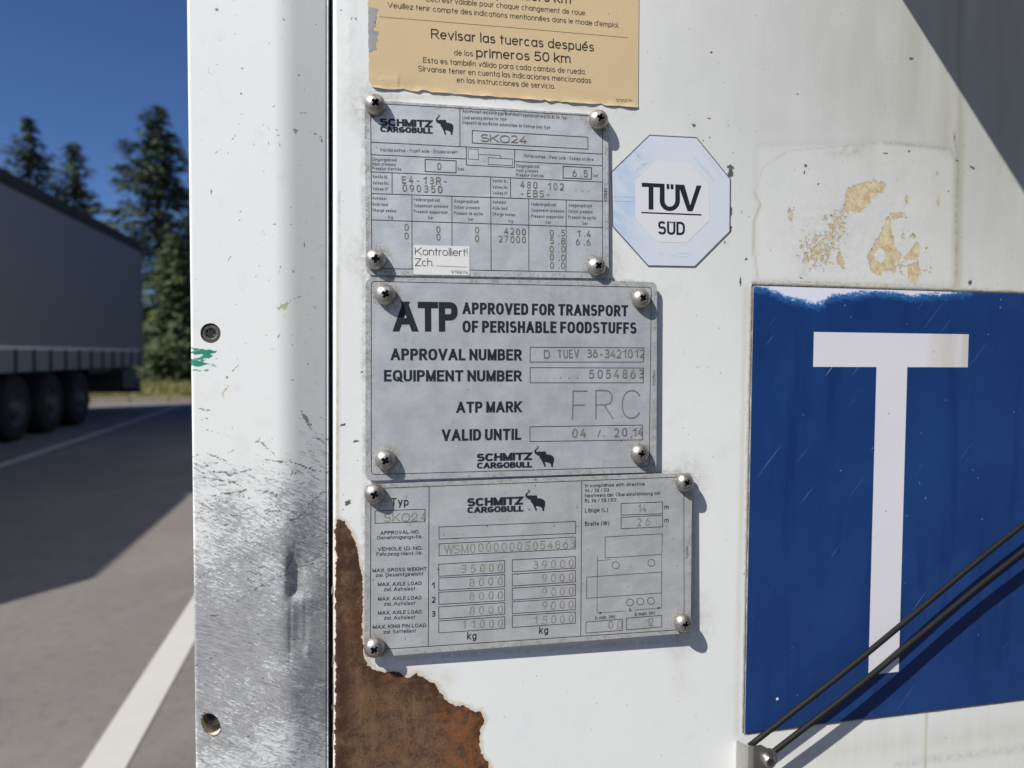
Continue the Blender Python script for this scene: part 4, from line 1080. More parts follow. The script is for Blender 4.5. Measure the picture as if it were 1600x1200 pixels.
# ------------------------------------------------------------------ screws: one dome head with a cross recess, copied
def screw_mesh():
    bm = bmesh.new(); r = 5.3
    prof = [(0.0, -5.25)]
    for a in range(8, 91, 7): prof.append((r*math.sin(R(a)), -.85-4.4*math.cos(R(a))))
    prof += [(r, -.85), (r*.98, -.05), (r*.9, .4)]
    lathe(bm, [(a*mm, b*mm) for a, b in prof], 40, 'y')
    bmesh.ops.recalc_face_normals(bm, faces=bm.faces)
    me = bpy.data.meshes.new('tmp'); bm.to_mesh(me); bm.free()
    body = link(bpy.data.objects.new('tmp_body', me))
    bm = bmesh.new()
    def arm(w0, l0, w1, l1, y0, y1, rot):
        c_, s_ = math.cos(rot), math.sin(rot); L = []
        for w_, l_, y in ((w0, l0, y0), (w1, l1, y1)):
            L.append([bm.verts.new(((x*c_-z*s_)*mm, y*mm, (x*s_+z*c_)*mm)) for x, z in ((-w_, -l_), (w_, -l_), (w_, l_), (-w_, l_))])
        bm.faces.new(L[0]); bm.faces.new(L[1][::-1])
        for i in range(4): bm.faces.new((L[0][i], L[1][i], L[1][(i+1) % 4], L[0][(i+1) % 4]))
    out = []
    for rot in (0, math.pi/2):
        bm = bmesh.new(); arm(.98, 2.75, .55, 1.4, -6.5, -2.5, rot); bmesh.ops.recalc_face_normals(bm, faces=bm.faces)
        m2 = bpy.data.meshes.new('tmp'); bm.to_mesh(m2); bm.free(); out.append(link(bpy.data.objects.new('tmp_arm', m2)))
    for o in out:
        md = body.modifiers.new('b', 'BOOLEAN'); md.object = o; md.operation = 'DIFFERENCE'; md.solver = 'EXACT'
    bpy.context.view_layer.update()
    dg = bpy.context.evaluated_depsgraph_get(); res = bpy.data.meshes.new_from_object(body.evaluated_get(dg))
    for o in out+[body]: bpy.data.objects.remove(o)
    res.name = 'screw'
    return res
SCREW = screw_mesh()
q = M('weathered_screw_steel'); n = q.noise(420, 5, .7); xs = q.xyz()
rec = q.math('MULTIPLY', q.math('LESS_THAN', q.math('ADD', q.math('POWER', xs[0], 2), q.math('POWER', xs[2], 2)), (2.7*mm)**2), 1)
deep = q.math('MULTIPLY', rec, q.ramp(xs[1], -.0048, -.0042))
colr = q.mix(q.ramp(n, .45, .7, 0, .7), (.46, .445, .42), (.24, .205, .165))
rim = q.ramp(xs[1], -.0016, -.0003)
colr = q.mix(q.math('MULTIPLY', rim, q.ramp(n, .3, .6)), colr, (.17, .135, .095))
oi = q.n('ObjectInfo'); colr = q.mix(q.math('MULTIPLY', oi.outputs['Random'], q.ramp(q.noise(260, 5, .7), .38, .62, 0, .75)), colr, (.20, .165, .12))
colr = q.mix(deep, colr, (.022, .02, .018))
SCREWM = q.out(colr, q.fmix(n, .34, .52), q.math('MULTIPLY', q.math('SUBTRACT', 1, deep), q.fmix(rim, .92, .35)), q.bump(n, .22, .0003))
SCREW.materials.clear(); SCREW.materials.append(SCREWM)
SCREW.polygons.foreach_set('use_smooth', [len(p.vertices) <= 4 and True for p in SCREW.polygons])
try:
    SCREW.set_sharp_from_angle(angle=R(38))
except Exception: pass
def screw(face, px, py, rot, tilt=(0, 0)):
    q = face.at(px, py); o = bpy.data.objects.new('screw', SCREW); link(o, face.root)
    o.location = face.pt(q.x, q.y, -face.lift+.0002); o.rotation_euler = (tilt[0], rot, tilt[1])
    return o

# ------------------------------------------------------------------ the brand mark used on all three plates
ELE = [(200, 268), (215, 262), (222, 284), (255, 292), (268, 318), (262, 345), (225, 375), (200, 405), (182, 445), (190, 472), (240, 468), (290, 460), (350, 472), (420, 462), (478, 470), (486, 520), (495, 562),
       (560, 566), (630, 585), (690, 620), (722, 670), (730, 740), (716, 850), (698, 910), (700, 1000), (640, 990), (640, 930), (622, 885), (570, 855), (500, 835), (445, 826), (455, 880), (482, 960), (480, 985), (430, 985),
       (420, 940), (390, 860), (350, 770), (330, 725), (296, 700), (286, 640), (280, 605), (220, 605), (195, 565), (130, 558), (160, 545), (135, 510), (122, 470), (140, 420), (170, 378), (215, 345), (238, 322), (232, 305), (200, 300)]
def emblem(face, c, x0, y0, x1, y1):
    """elephant mark filling the pixel rectangle; the trunk's ear-to-tail outline is one polygon"""
    pts = [(x0+(x-122)/(730-122)*(x1-x0), y0+(y-262)/(1000-262)*(y1-y0)) for x, y in ELE]
    return face.fill(c, pts, INK, 'emblem')
def wordmark(face, c, a0, a1, capa, b0, b1, capb):
    face.text(c, 'SCHMITZ', a0, a1, capa, .34, INK, 'wordmark', gap=.04, sup=2.8, con=1.38)
    face.text(c, 'CARGOBULL', b0, b1, capb, .36, INK, 'wordmark', gap=.045, sup=2.8, con=1.38)

def make_plate(name, label, cor, pl, c, radius, screws, tint=(.61, .64, .67)):
    q = [P(*c(*p), pl) for p in cor]; ctr = sum(q, Vector())/4
    root = thing(name, label, 'plate', (ctr.x, 0, ctr.z), 'data plates screwed to the trailer front')
    fc = Face(root, pl)
    o2 = [(v.x, v.z) for v in q]
    wv = ((q[1]-q[0]).length+(q[2]-q[3]).length)/2; hv = ((q[3]-q[0]).length+(q[2]-q[1]).length)/2
    sl2 = [(fc.at(*s[:2]).x-ctr.x, fc.at(*s[:2]).y-ctr.z) for s in screws]
    mat = mat_plate(name+'_metal', wv, hv, 0, 0, sl2, tint)
    slab('plate', round_poly(o2, radius), pl, .0008, mat, root, .00015)
    rn = random.Random(len(label))
    for s in screws:
        screw(fc, s[0], s[1], R(s[2]) if len(s) > 2 else rn.uniform(0, 1.5), (rn.uniform(-.03, .03), rn.uniform(-.03, .03)))
    return fc

# ---- plate 1: brake load sensing plate
c1 = crop(560, 140, 4)
f1 = make_plate('brake_data_plate', 'upper grey data plate with a ruled table of brake pressures and white check label',
                [(38, 62), (1562, 160), (1565, 1180), (48, 1158)], (.0019, 0, 0), c1, .0035, [(586, 165, 40), (934, 188, 15), (587, 406, 5), (931, 417, 48)])
f1.lines(c1, [[(76, 84), (1525, 168)], [(1525, 168), (1525, 1142)], [(1525, 1142), (84, 1117)], [(84, 1117), (76, 84)],
              [(76, 328), (675, 358), (1526, 403)], [(634, 115), (634, 353)], [(77, 406), (674, 433)], [(674, 357), (674, 471), (975, 487), (976, 374)], [(976, 449), (1526, 476)],
              [(78, 514), (826, 545), (1526, 578)], [(210, 520), (210, 648)], [(826, 545), (829, 1128)], [(950, 550), (951, 678)], [(79, 649), (1526, 697)],
              [(334, 658), (335, 1121)], [(584, 663), (585, 1125)], [(1064, 682), (1065, 1133)], [(1298, 691), (1297, 1138)], [(81, 814), (1526, 862)],
              ], .95)
f1.lines(c1, [[(687, 370), (750, 374), (750, 438), (686, 434), (687, 370)], [(750, 405), (888, 411), (888, 429)], [(811, 425), (963, 433), (962, 475), (811, 467), (811, 425)]], .55, 'axle_symbol')
wordmark(f1, c1, (136, 225), (463, 237), 46, (137, 264), (464, 276), 36)
emblem(f1, c1, 483, 153, 594, 284)
TN = .11
def t1(txt, x0, y0, x1, y1, cap=21, t=TN): f1.text(c1, txt, (x0, y0), (x1, y1), cap, t, INK_GREY)
t1('Automatisch-lastabh\u00e4ngige Bremskraftregeleinrichtung (ALB) f\u00fcr Typ', 650, 143, 1298, 186, 22)
t1('Load sensing device for type', 650, 185, 926, 194, 22); t1('Dispositif de correction automatique de freinage pour type', 650, 215, 1197, 246, 22)
t1('Vorderachse \u2022 Front axle \u2022 Essieu avant', 134, 387, 620, 401, 23); t1('Hinterachse \u2022 Rear axle \u2022 Essieu arri\u00e8re', 1035, 424, 1468, 447, 22)
for x0, y0, x1 in ((87, 445, 241), (987, 486, 1131)):
    k = .035; t1('Eingangsdruck', x0, y0, x1, y0+k*150); t1('Input pressure', x0, y0+28, x1-8, y0+28+k*140); t1("Pression d'entr\u00e9e", x0, y0+57, x1+26, y0+57+k*170)
for x0, y0, x1 in ((87, 554, 187), (838, 580, 932)):
    t1('Ventile Nr.', x0, y0, x1, y0+3); t1('Valves No.', x0, y0+38, x1+4, y0+41); t1('Valves N\u00b0', x0, y0+75, x1+1, y0+78)
t1('bar', 622, 505, 662, 507, 22); t1('bar', 1467, 545, 1502, 547, 20)
for x, y, k in ((87, 688, 0), (838, 712, 0), (346, 696, 1), (1080, 725, 1), (597, 706, 2), (1312, 732, 2)):
    rr = x > 800; sc_ = .95 if rr else 1.0
    rows = [[('Achslast', 90), ('Axle load', 97), ('Charge essieu', 147)], [('Federungsdruck', 163), ('Suspension pressure', 214), ('Pression suspension', 212)], [('Ausgangsdruck', 155), ('Output pressure', 159), ('Pression de sortie', 180)]][k]
    for i, (s_, wd) in enumerate(rows): t1(s_, x, y+i*37.5, x+wd*sc_, y+i*37.5+wd*.03)
    ux_ = {0: 103, 1: 96, 2: 94}[k]
    if k: t1('bar', x+ux_*.95, y+113, x+ux_*.95+32, y+114, 20)
    else: t1('kg', x+ux_*.98, y+118, x+ux_*.98+27, y+119, 20)
f1.ring(c1, [(712, 256), (1434, 297), (1434, 372), (711, 334)], 1.1); f1.ring(c1, [(417, 436), (610, 445), (610, 520), (417, 512)], 1.2); f1.ring(c1, [(1279, 479), (1456, 488), (1456, 560), (1279, 552)], 1.2)
e1 = lambda txt, x0, y0, x1, y1, cap=43, **k: f1.engraved(c1, txt, (x0, y0), (x1, y1), cap, **k)
e1('SKO24', 764, 325, 1052, 338, 47, mono=False); e1('0', 493, 500, 517, 501); e1('6', 1338, 544, 1360, 545); e1('.', 1382, 548, 1387, 548); e1('5', 1408, 547, 1432, 548)
e1('E4-13R-', 272, 585, 556, 593, 45); e1('090350', 275, 637, 523, 645, 45); e1('480', 1012, 614, 1118, 620); e1('102', 1180, 625, 1282, 629)
for x, y in ((1347, 632), (1386, 636), (1426, 640)): e1('.', x, y, x+4, y)
e1('-EBS-', 1012, 668, 1197, 674)
for x, y, s_ in ((288, 880, '0'), (288, 934, '0'), (488, 893, '0'), (488, 943, '0'), (728, 898, '0'), (728, 950, '0')): e1(s_, x, y, x+27, y+1, 41)
e1('4200', 912, 903, 1045, 909, 41); e1('27000', 876, 953, 1045, 960, 41)
for y, s_ in ((915, '05'), (964, '58'), (1016, '00'), (1066, '00'), (1117, '00')):
    e1(s_[0], 1196, y, 1219, y+1, 41); e1('.', 1241, y+2, 1246, y+2, 41); e1(s_[1], 1266, y+2, 1290, y+3, 41)
for y, s_ in ((920, '14'), (971, '66')):
    e1(s_[0], 1358 if s_[0] == '6' else 1364, y, 1380, y+1, 41); e1('.', 1401, y+2, 1406, y+2, 41); e1(s_[1], 1426, y+2, 1451, y+3, 41)
def vtext(face, c, txt, x, y0, y1, h):
    A, B = face.at(*c(x, y0)), face.at(*c(x, y1)); d = B-A; L = d.length; d /= L; nrm = Vector((-d.y, d.x)); cap = h*3.4e-4
    st = layout(txt, L, cap, cap*.13, cap*.16, True)
    face.quads('text_line', [[[(A.x+d.x*a+nrm.x*b, A.y+d.y*a+nrm.y*b) for a, b in q] for q in k] for k in st], INK_GREY)
vtext(f1, c1, '920830', 1553, 702, 617, 5.0)
# check label stuck on plate 1
cK = crop(560, 290, 8)
plK = (.0021, 0, 0)
qk = [P(*cK(*p), plK) for p in ((693, 745), (1389, 761), (1389, 1122), (691, 1111))]; ck = sum(qk, Vector())/4
lab = thing('check_label', 'small white check label stuck at the bottom of the upper data plate', 'label', (ck.x, 0, ck.z))
slab('label_film', round_poly([(v.x, v.z) for v in qk], .0009), plK, .00016, WHITELABEL, lab)
fk = Face(lab, plK)
fk.text(cK, 'Kontrolliert!', (706, 868), (1362, 882), 96, .085, INK, gap=.10, helv=False); fk.text(cK, 'Zch.', (706, 1004), (938, 1008), 96, .085, INK, gap=.10, helv=False)
fk.lines(cK, [[(972, 1004), (1355, 1019)]], .5, 'signature_line'); fk.text(cK, '919874', (1160, 1099), (1370, 1107), 40, .10, INK_GREY, helv=False)

# ---- plate 2: ATP plate
c2 = crop(560, 425, 10/3)
f2 = make_plate('atp_plate', 'middle grey plate headed ATP with bold approval lines for perishable foodstuffs',
                [(37, 26), (1556, 52), (1552, 1042), (37, 1088)], (.0021, .006, 0), c2, .0042, [(602, 461, 28), (1000, 467, 40), (602, 718, 32), (998, 708, 10)], (.56, .58, .60))
rp = [tuple(c2(*p)) for p in ((67, 48), (1526, 80), (1514, 1014), (67, 1055))]
rr_ = [tuple(f2.at(*p)) for p in rp]; rr_ = round_poly(rr_, .0022); rr_.append(rr_[0])
f2.quads('ruling', [ribbon(rr_, 3.2e-4, False)], INK)
f2.text(c2, 'ATP', (184, 310), (517, 311), 157, .215, INK, 'heading', gap=.02, sup=2.8)
BT = .226
for s_, a, b, cp in (('APPROVED FOR TRANSPORT', (542, 219), (1404, 231), 61), ('OF PERISHABLE FOODSTUFFS', (542, 315), (1448, 321), 62), ('APPROVAL NUMBER', (168, 459), (850, 461), 61),
                     ('EQUIPMENT NUMBER', (133, 570), (850, 570), 60), ('ATP MARK', (510, 734), (850, 730), 58), ('VALID UNTIL', (434, 880), (848, 874), 60)):
    f2.text(c2, s_, a, b, cp, BT, INK, gap=.095, sup=2.5, con=1.18)
for cr in ([(894, 392), (1487, 395), (1484, 469), (894, 469)], [(894, 498), (1484, 500), (1484, 577), (894, 577)], [(893, 806), (1480, 797), (1480, 874), (893, 883)]): f2.ring(c2, cr, 1.0)
e2 = lambda txt, x0, y0, x1, y1, cap=44, **k: f2.engraved(c2, txt, (x0, y0), (x1, y1), cap, **k)
e2('D', 968, 450, 992, 450); e2('TUEV', 1036, 449, 1150, 447, mono=False); e2('36-3421012', 1190, 446, 1488, 446)
for x in (1040, 1085, 1128): e2('.', x, 555, x+4, 555)
e2('5054863', 1200, 555, 1485, 553, 46)
f2.engraved(c2, 'FRC', (1112, 768), (1470, 764), 153, .042, False, gap=.30, sup=2.2)
e2('04', 1113, 862, 1185, 861, 46); e2('/', 1243, 860, 1272, 859, 36); e2('.', 1240, 842, 1244, 842); e2('.', 1266, 858, 1270, 858); e2('20', 1332, 859, 1398, 857, 44); e2(',', 1408, 858, 1414, 858); e2('14', 1424, 857, 1480, 855, 44)
wordmark(f2, c2, (616, 987), (904, 979), 41, (617, 1024), (904, 1018), 31)
emblem(f2, c2, 915, 904, 1019, 1016)
vtext(f2, c2, '920541', 1546, 590, 514, 4.6)

# ---- plate 3: type plate with weights
cp3 = crop(560, 735, 1600/540)
pl3 = (.0019, .0065, -.0150)
f3 = make_plate('weight_data_plate', 'lower grey data plate with axle loads and a length diagram above the rust patch',
                [(30, 66), (1545, 10), (1538, 752), (27, 868)], pl3, cp3, .003, [(585, 771, 20), (1068, 753, 36), (585, 1010, 40), (1066, 972, 14)], (.55, .565, .57))
f3.lines(cp3, [[(58, 84), (1506, 30)], [(1506, 30), (1508, 736)], [(1508, 736), (54, 832)], [(54, 832), (58, 84)], [(327, 75), (323, 817)], [(1034, 50), (1029, 766)]], .95)
f3.text(cp3, 'Typ', (150, 165), (232, 163), 37, .15, INK)
sm = lambda txt, x0, y0, x1, y1, cap=17, t=.165: f3.text(cp3, txt, (x0, y0), (x1, y1), cap, t, INK)
sm('APPROVAL-NO.', 101, 298, 283, 292); sm('Genehmigungs-Nr.', 85, 320, 298, 314, 17, .14); sm('VEHICLE I.D. NO.', 88, 373, 296, 367); sm('Fahrzeug-Ident.-Nr.', 83, 396, 299, 390, 17, .14)
sm('MAX. GROSS WEIGHT', 65, 472, 316, 463); sm('zul. Gesamtgewicht', 80, 493, 300, 486, 17, .14)
for i, y in enumerate((536, 603, 668)):
    sm('MAX. AXLE LOAD', 90, y, 292, y-6); sm('zul. Achslast', 118, y+23, 262, y+19, 17, .14)
    f3.text(cp3, str(i+1), (339 if i else 342, y+10), (357 if i else 353, y+9), 27, .18, INK)
sm('MAX. KING PIN LOAD', 67, 733, 313, 725); sm('zul. Sattellast', 115, 756, 266, 750, 17, .14)
wordmark(f3, cp3, (503, 167), (762, 158), 38, (504, 198), (764, 190), 28)
emblem(f3, cp3, 772, 88, 865, 188)
bx = lambda x0, x1, a, b, c_, d: f3.ring(cp3, [(x0, a), (x1, b), (x1, d), (x0, c_)], .95)
bx(77, 308, 188, 179, 245, 237); bx(373, 1005, 262, 236, 318, 291); bx(373, 1004, 340, 308, 395, 363)
for a, b, c_, d in ((434, 417, 490, 472), (498, 482, 555, 538), (564, 548, 620, 603), (632, 612, 688, 665), (697, 677, 752, 731)): bx(372, 677, a, b, c_, d)
for a, b, c_, d in ((414, 399, 469, 452), (480, 463, 535, 516), (545, 527, 600, 580), (608, 591, 663, 644), (672, 655, 727, 707)): bx(712, 1004, a, b, c_, d)
e3 = lambda txt, x0, y0, x1, y1, cap=37, **k: f3.engraved(cp3, txt, (x0, y0), (x1, y1), cap, t=.135, mat=ENGR_FAINT, **k)
e3('SKO2', 118, 237, 270, 234, 39, mono=False); e3('4', 288, 233, 309, 233, 36); e3('WSM00000005054863', 405, 385, 1002, 357, 40)
e3('35000', 476, 473, 666, 465); e3('8000', 513, 536, 666, 529); e3('8000', 513, 601, 666, 594); e3('8000', 513, 667, 666, 660); e3('11000', 476, 731, 666, 724)
e3('39000', 809, 455, 993, 447); e3('9000', 849, 517, 993, 510); e3('9000', 849, 581, 993, 574); e3('9000', 849, 643, 993, 637); e3('15000', 809, 711, 993, 703)
f3.text(cp3, 'kg', (503, 783), (546, 781), 33, .15, INK); f3.text(cp3, 'kg', (836, 757), (878, 755), 33, .15, INK)
s3 = lambda txt, x0, y0, x1, y1, cap=16.5, t=.145: f3.text(cp3, txt, (x0, y0), (x1, y1), cap, t, INK)
s3('In compliance with directive', 1048, 79, 1325, 70); s3('96 / 53 / EG', 1048, 102, 1160, 98); s3('Nachweis der \u00dcbereinstimmung mit', 1048, 125, 1398, 113); s3('RL 96 / 53 / EG', 1048, 149, 1194, 144)
s3('L\u00e4nge (L)', 1048, 195, 1155, 192, 20); s3('Breite (W)', 1048, 257, 1160, 254, 20); s3('m', 1416, 180, 1436, 180, 22); s3('m', 1416, 241, 1436, 241, 22)
f3.ring(cp3, [(1216, 153), (1408, 146), (1408, 200), (1216, 207)], .95); f3.ring(cp3, [(1216, 217), (1408, 207), (1408, 261), (1216, 270)], .95)
e3('14', 1288, 193, 1330, 191); e3('2', 1288, 258, 1310, 257); e3('.', 1316, 257, 1320, 257); e3('6', 1328, 256, 1351, 255)
f3.ring(cp3, [(1142, 308), (1407, 293), (1404, 389), (1142, 405)], .8, 'diagram_outline'); f3.ring(cp3, [(1057, 494), (1405, 470), (1403, 567), (1055, 592)], .8, 'diagram_outline')
for x, y, r in ((1191, 439, 16.5), (1356, 428, 16), (1257, 611, 16), (1305, 607, 16), (1354, 604, 16)):
    f3.ring(cp3, [(x+r*math.cos(t*math.pi/12), y+r*math.sin(t*math.pi/12)) for t in range(24)], .85, 'diagram_wheel')
f3.lines(cp3, [[(1106, 395), (1105, 662)], [(1106, 418), (1165, 413)], [(1404, 389), (1403, 640)], [(1110, 660), (1237, 650)], [(1280, 646), (1400, 636)]], .6, 'dimension_line')
f3.poly(cp3, [(1107, 660), (1124, 654), (1124, 664)], INK, 'arrow_head'); f3.poly(cp3, [(1402, 636), (1385, 632), (1385, 642)], INK, 'arrow_head')
s3('b', 1254, 654, 1264, 653); s3('b min. (m)', 1097, 691, 1188, 683); s3('b max. (m)', 1280, 674, 1372, 666)
f3.ring(cp3, [(1053, 702), (1223, 688), (1222, 740), (1053, 753)], .95); f3.ring(cp3, [(1240, 684), (1404, 671), (1404, 724), (1240, 738)], .95)
e3('0', 1156, 733, 1178, 732); e3('.', 1184, 735, 1188, 735); e3('0', 1196, 731, 1218, 730); e3('12', 1328, 720, 1362, 718)
vtext(f3, cp3, '920530', 1527, 408, 351, 4.4)

# ------------------------------------------------------------------ tan wheel-nut sticker, cut off by the top of the picture
plS = (.00035, 0, 0); cS = crop(500, 0, 1600/510); cS2 = crop(570, 0, 1600/220); cS3 = crop(780, 0, 1533/230)
qs = P(780, 60, plS)
stk = thing('wheel_nut_sticker', 'tan sticker with black instructions, torn at its left edge', 'sticker', (qs.x, 0, qs.z))
fs = Face(stk, plS, 5e-5)
BL_, BR_ = fs.at(577, 137), fs.at(997, 168); TLs, TRs = fs.at(574.5, -20), fs.at(997, -20)
rn = random.Random(4); bot = []
N = 60
for i in range(N+1):
    t = i/N; p = BL_.lerp(BR_, t); jag = rn.uniform(-.00025, .00025)
    if .10 < t < .22 or .62 < t < .70 or .82 < t < .86: jag += rn.uniform(-.0003, .0008)
    bot.append((p.x, p.y+jag))
bot = bot[3:]
left = []
for i in range(40):
    t = i/39; p = TLs.lerp(BL_, t); left.append((p.x+rn.uniform(-.0002, .0002), p.y))
corner = [(BL_.x+.0002, BL_.y+.0030), (BL_.x+.0009, BL_.y+.0014), (BL_.x+.0022, BL_.y+.0003)]
# gridded film so that the torn edge and the lifted lower edge can be modelled
outl = [(TLs.x, TLs.y+.10)] + left[:-2] + corner + bot + [(TRs.x, TRs.y+.10)]
xs_ = np.linspace(min(p[0] for p in outl), BR_.x, 150); z1_ = TLs.y+.10; z0_ = BR_.y
poly_mm = [(p[0]*1000, (p[1]-CAM_H)*1000) for p in outl]
bm = bmesh.new()
vs = [bm.verts.new(fs.pt(x, z, -5e-5)) for x, z in outl]; fo = bm.faces.new(vs)
for i in range(1, 110):
    x = TLs.x-.002+i*.0014
    bmesh.ops.bisect_plane(bm, geom=list(bm.faces)+list(bm.edges)+list(bm.verts), plane_co=Vector((x, 0, 0))-wloc(stk), plane_no=(1, 0, 0))
for i in range(45):
    z = BR_.y-.0005+i*.0014
    bmesh.ops.bisect_plane(bm, geom=list(bm.faces)+list(bm.edges)+list(bm.verts), plane_co=Vector((0, 0, z))-wloc(stk), plane_no=(0, 0, 1))
lifts = {}
for v in bm.verts:
    wx, wz = v.co.x+stk.location.x, v.co.z+stk.location.z
    t = (wx-BL_.x)/(BR_.x-BL_.x); zb = BL_.y+(BR_.y-BL_.y)*t; d = (wz-zb)*1000
    v.co.y -= .0006*math.exp(-max(0, d)/1.3)*(.55+.45*math.sin(t*23+1)*math.sin(t*57))
    if d > -1 and t < .10 and d < 9: v.co.y -= .0003*math.exp(-((d-4)/3)**2)
bmesh.ops.recalc_face_normals(bm, faces=bm.faces); bm.normal_update()
if sum(f_.normal.y*f_.calc_area() for f_ in bm.faces) > 0: bmesh.ops.reverse_faces(bm, faces=bm.faces)
ex = bmesh.ops.extrude_face_region(bm, geom=list(bm.faces)); bmesh.ops.translate(bm, verts=[v for v in ex['geom'] if isinstance(v, bmesh.types.BMVert)], vec=(0, 0, 0))
bmesh.ops.delete(bm, geom=[g_ for g_ in ex['geom'] if isinstance(g_, bmesh.types.BMFace)], context='FACES_ONLY')
mes = bpy.data.meshes.new('sticker_film'); bm.to_mesh(mes); bm.free(); mes.materials.append(mat_sticker_tan())
film = link(bpy.data.objects.new('sticker_film', mes), stk)
cf = np.array([v.co[:] for v in mes.vertices])+np.array(stk.location); X, Z = fields(cf)
te = zero(); cL = crop(500, 0, 7.5)
tear = wall(cL, [(556, 85), (600, 84), (630, 110), (650, 90), (680, 118), (660, 180), (662, 230), (640, 280), (680, 325), (640, 310), (618, 345), (640, 372), (690, 370), (696, 405), (650, 430), (690, 475), (648, 490), (650, 545), (670, 590), (630, 590), (590, 610), (556, 605)], plS)
put_attr(mes, 'tear', np.clip(.5+pdist(X, Z, tear)/1.6, 0, 1))
lpz = zero()
for p in [(600, 128, 26, 12), (930, 158, 30, 10), (640, 134, 30, 8)]: blob(lpz, X, Z, ident, p[0], p[1], p[2], p[3], 1.0, pl=plS)
put_attr(mes, 'lump', np.clip(lpz*1.4-.4, 0, 1))
ts = lambda txt, a, b, cap, t=.105: fs.text(ident, txt, a, b, cap, t, INK_BROWN, helv=False, gap=.13, up=2e-5)
ts('50 premiers km', (743, -5.5), (892, 5.8), 15.5, .135)
ts('Ceci est valable pour chaque changement de roue.', (664.5, 2), (916, 24.3), 8.6)
ts("Veuillez tenir compte des indications mentionn\u00e9es dans le mode d'emploi.", (605.5, 11.8), (967, 43.4), 8.6)
fs.lines(ident, [[(592.4, 26.1), (800, 43.2), (981.4, 59.0)]], .55, 'ruling', INK_BROWN)
ts('Revisar las tuercas despu\u00e9s', (673.5, 60), (928, 80.6), 15.2, .125)
ts('de los', (709.5, 86.3), (739, 88), 8.6); ts('primeros 50 km', (744, 89.3), (891.5, 98.6), 15.0, .13)
ts('Esto es tambi\u00e9n v\u00e1lido para cada cambio de rueda.', (661, 98.0), (915, 116.3), 8.8)
ts('S\u00edrvanse tener en cuenta las indicaciones mencionadas', (653.2, 111.2), (923.5, 130), 8.8)
ts('en las instrucciones de servicio.', (713.8, 128.8), (867.5, 139), 8.8)
ts('920975', (963, 161.3), (988.5, 163.2), 7.2)

# ------------------------------------------------------------------ octagonal inspection sticker
plO = (.0003, 0, 0)
octo = [(345, 60), (737, 80), (1018, 425), (1014, 862), (723, 1154), (335, 1147), (40, 818), (30, 366)]
qo = P(*cT(525, 610), plO)
oc_t = thing('inspection_sticker', 'pale blue octagonal inspection sticker beside the upper data plate', 'sticker', (qo.x, 0, qo.z))
fo_ = Face(oc_t, plO, 5e-5)
slab('sticker_film', [tuple(fo_.at(*cT(*p))) for p in octo], plO, .0003, mat_octagon(), oc_t)
edge_l = [tuple(fo_.at(*cT(*p))) for p in octo]; edge_l.append(edge_l[0]); fo_.quads('dark_edge', [ribbon(edge_l, 5.5e-4, False)], plain('dirty_edge', (.10, .11, .12), .7, var=.5, scale=300))
inner = [(410, 270), (655, 282), (842, 470), (846, 770), (655, 957), (410, 950), (230, 760), (226, 440)]
fo_.poly(cT, inner, SILVERWHITE, 'centre_field', 1e-5)
cG = crop(1000, 280, 12)
up2 = 4e-5
U_ = [(370, 155), (460, 160), (460, 395)] + [(560-100*math.cos(R(a)), 400+115*math.sin(R(a))) for a in range(0, 181, 12)] + [(660, 97), (745, 102), (748, 400)] + [(558+190*math.cos(R(a)), 402+197*math.sin(R(a))) for a in range(0, 181, 10)]
def lpoly(pts, name='lettering'):
    return fo_.fill(cG, pts, INK, name, up2)
lpoly([(32, 65), (460, 86), (460, 159.5), (250, 150), (250, 573), (160, 568), (160, 147), (32, 142)])
lpoly(U_); lpoly([(497, 90), (550, 92), (550, 189), (497, 186)]); lpoly([(573, 94), (627, 97), (627, 191), (573, 189)])
lpoly([(746, 102), (830, 106), (940, 488), (1060, 117), (1152, 122), (985, 604), (890, 601), (746, 190)])
lpoly([(22, 612), (1152, 656), (1152, 684), (22, 638)], 'underline')
fo_.text(cG, 'SUD', (335, 1036), (842, 1050), 252, .175, INK, 'lettering', gap=.075, sup=2.6, up=up2)
lpoly([(556, 792), (580, 793), (580, 826), (556, 825)]); lpoly([(590, 794), (612, 795), (612, 827), (590, 826)])
EMB = plain('embossed_film', (.74, .80, .88), .25, var=.1)
for s_, a, b, cp in (('Type', (180, 300), (268, 232), 36), ('tested', (232, 375), (328, 290), 36), ('Production', (740, 150), (945, 415), 36), ('monitored', (700, 240), (870, 440), 36), ('ATP', (355, 1068), (455, 1070), 40), ('HACCP', (512, 1072), (682, 1075), 40)):
    A, B = fo_.at(*cT(*a)), fo_.at(*cT(*b)); d = B-A; L = d.length; d /= L; nr = Vector((-d.y, d.x)); cap = cp/5.333*3.6e-4
    st = layout(s_, L, cap, cap*.12, cap*.16, True)
    fo_.quads('embossed_text', [[[(A.x+d.x*x+nr.x*y, A.y+d.y*x+nr.y*y) for x, y in q] for q in k] for k in st], EMB, up=2e-5)
fo_.lines(cT, [[(34, 572), (222, 577)], [(40, 608), (222, 612)]], .5, 'film_seam', plain('seam_blue', (.40, .50, .68), .4))

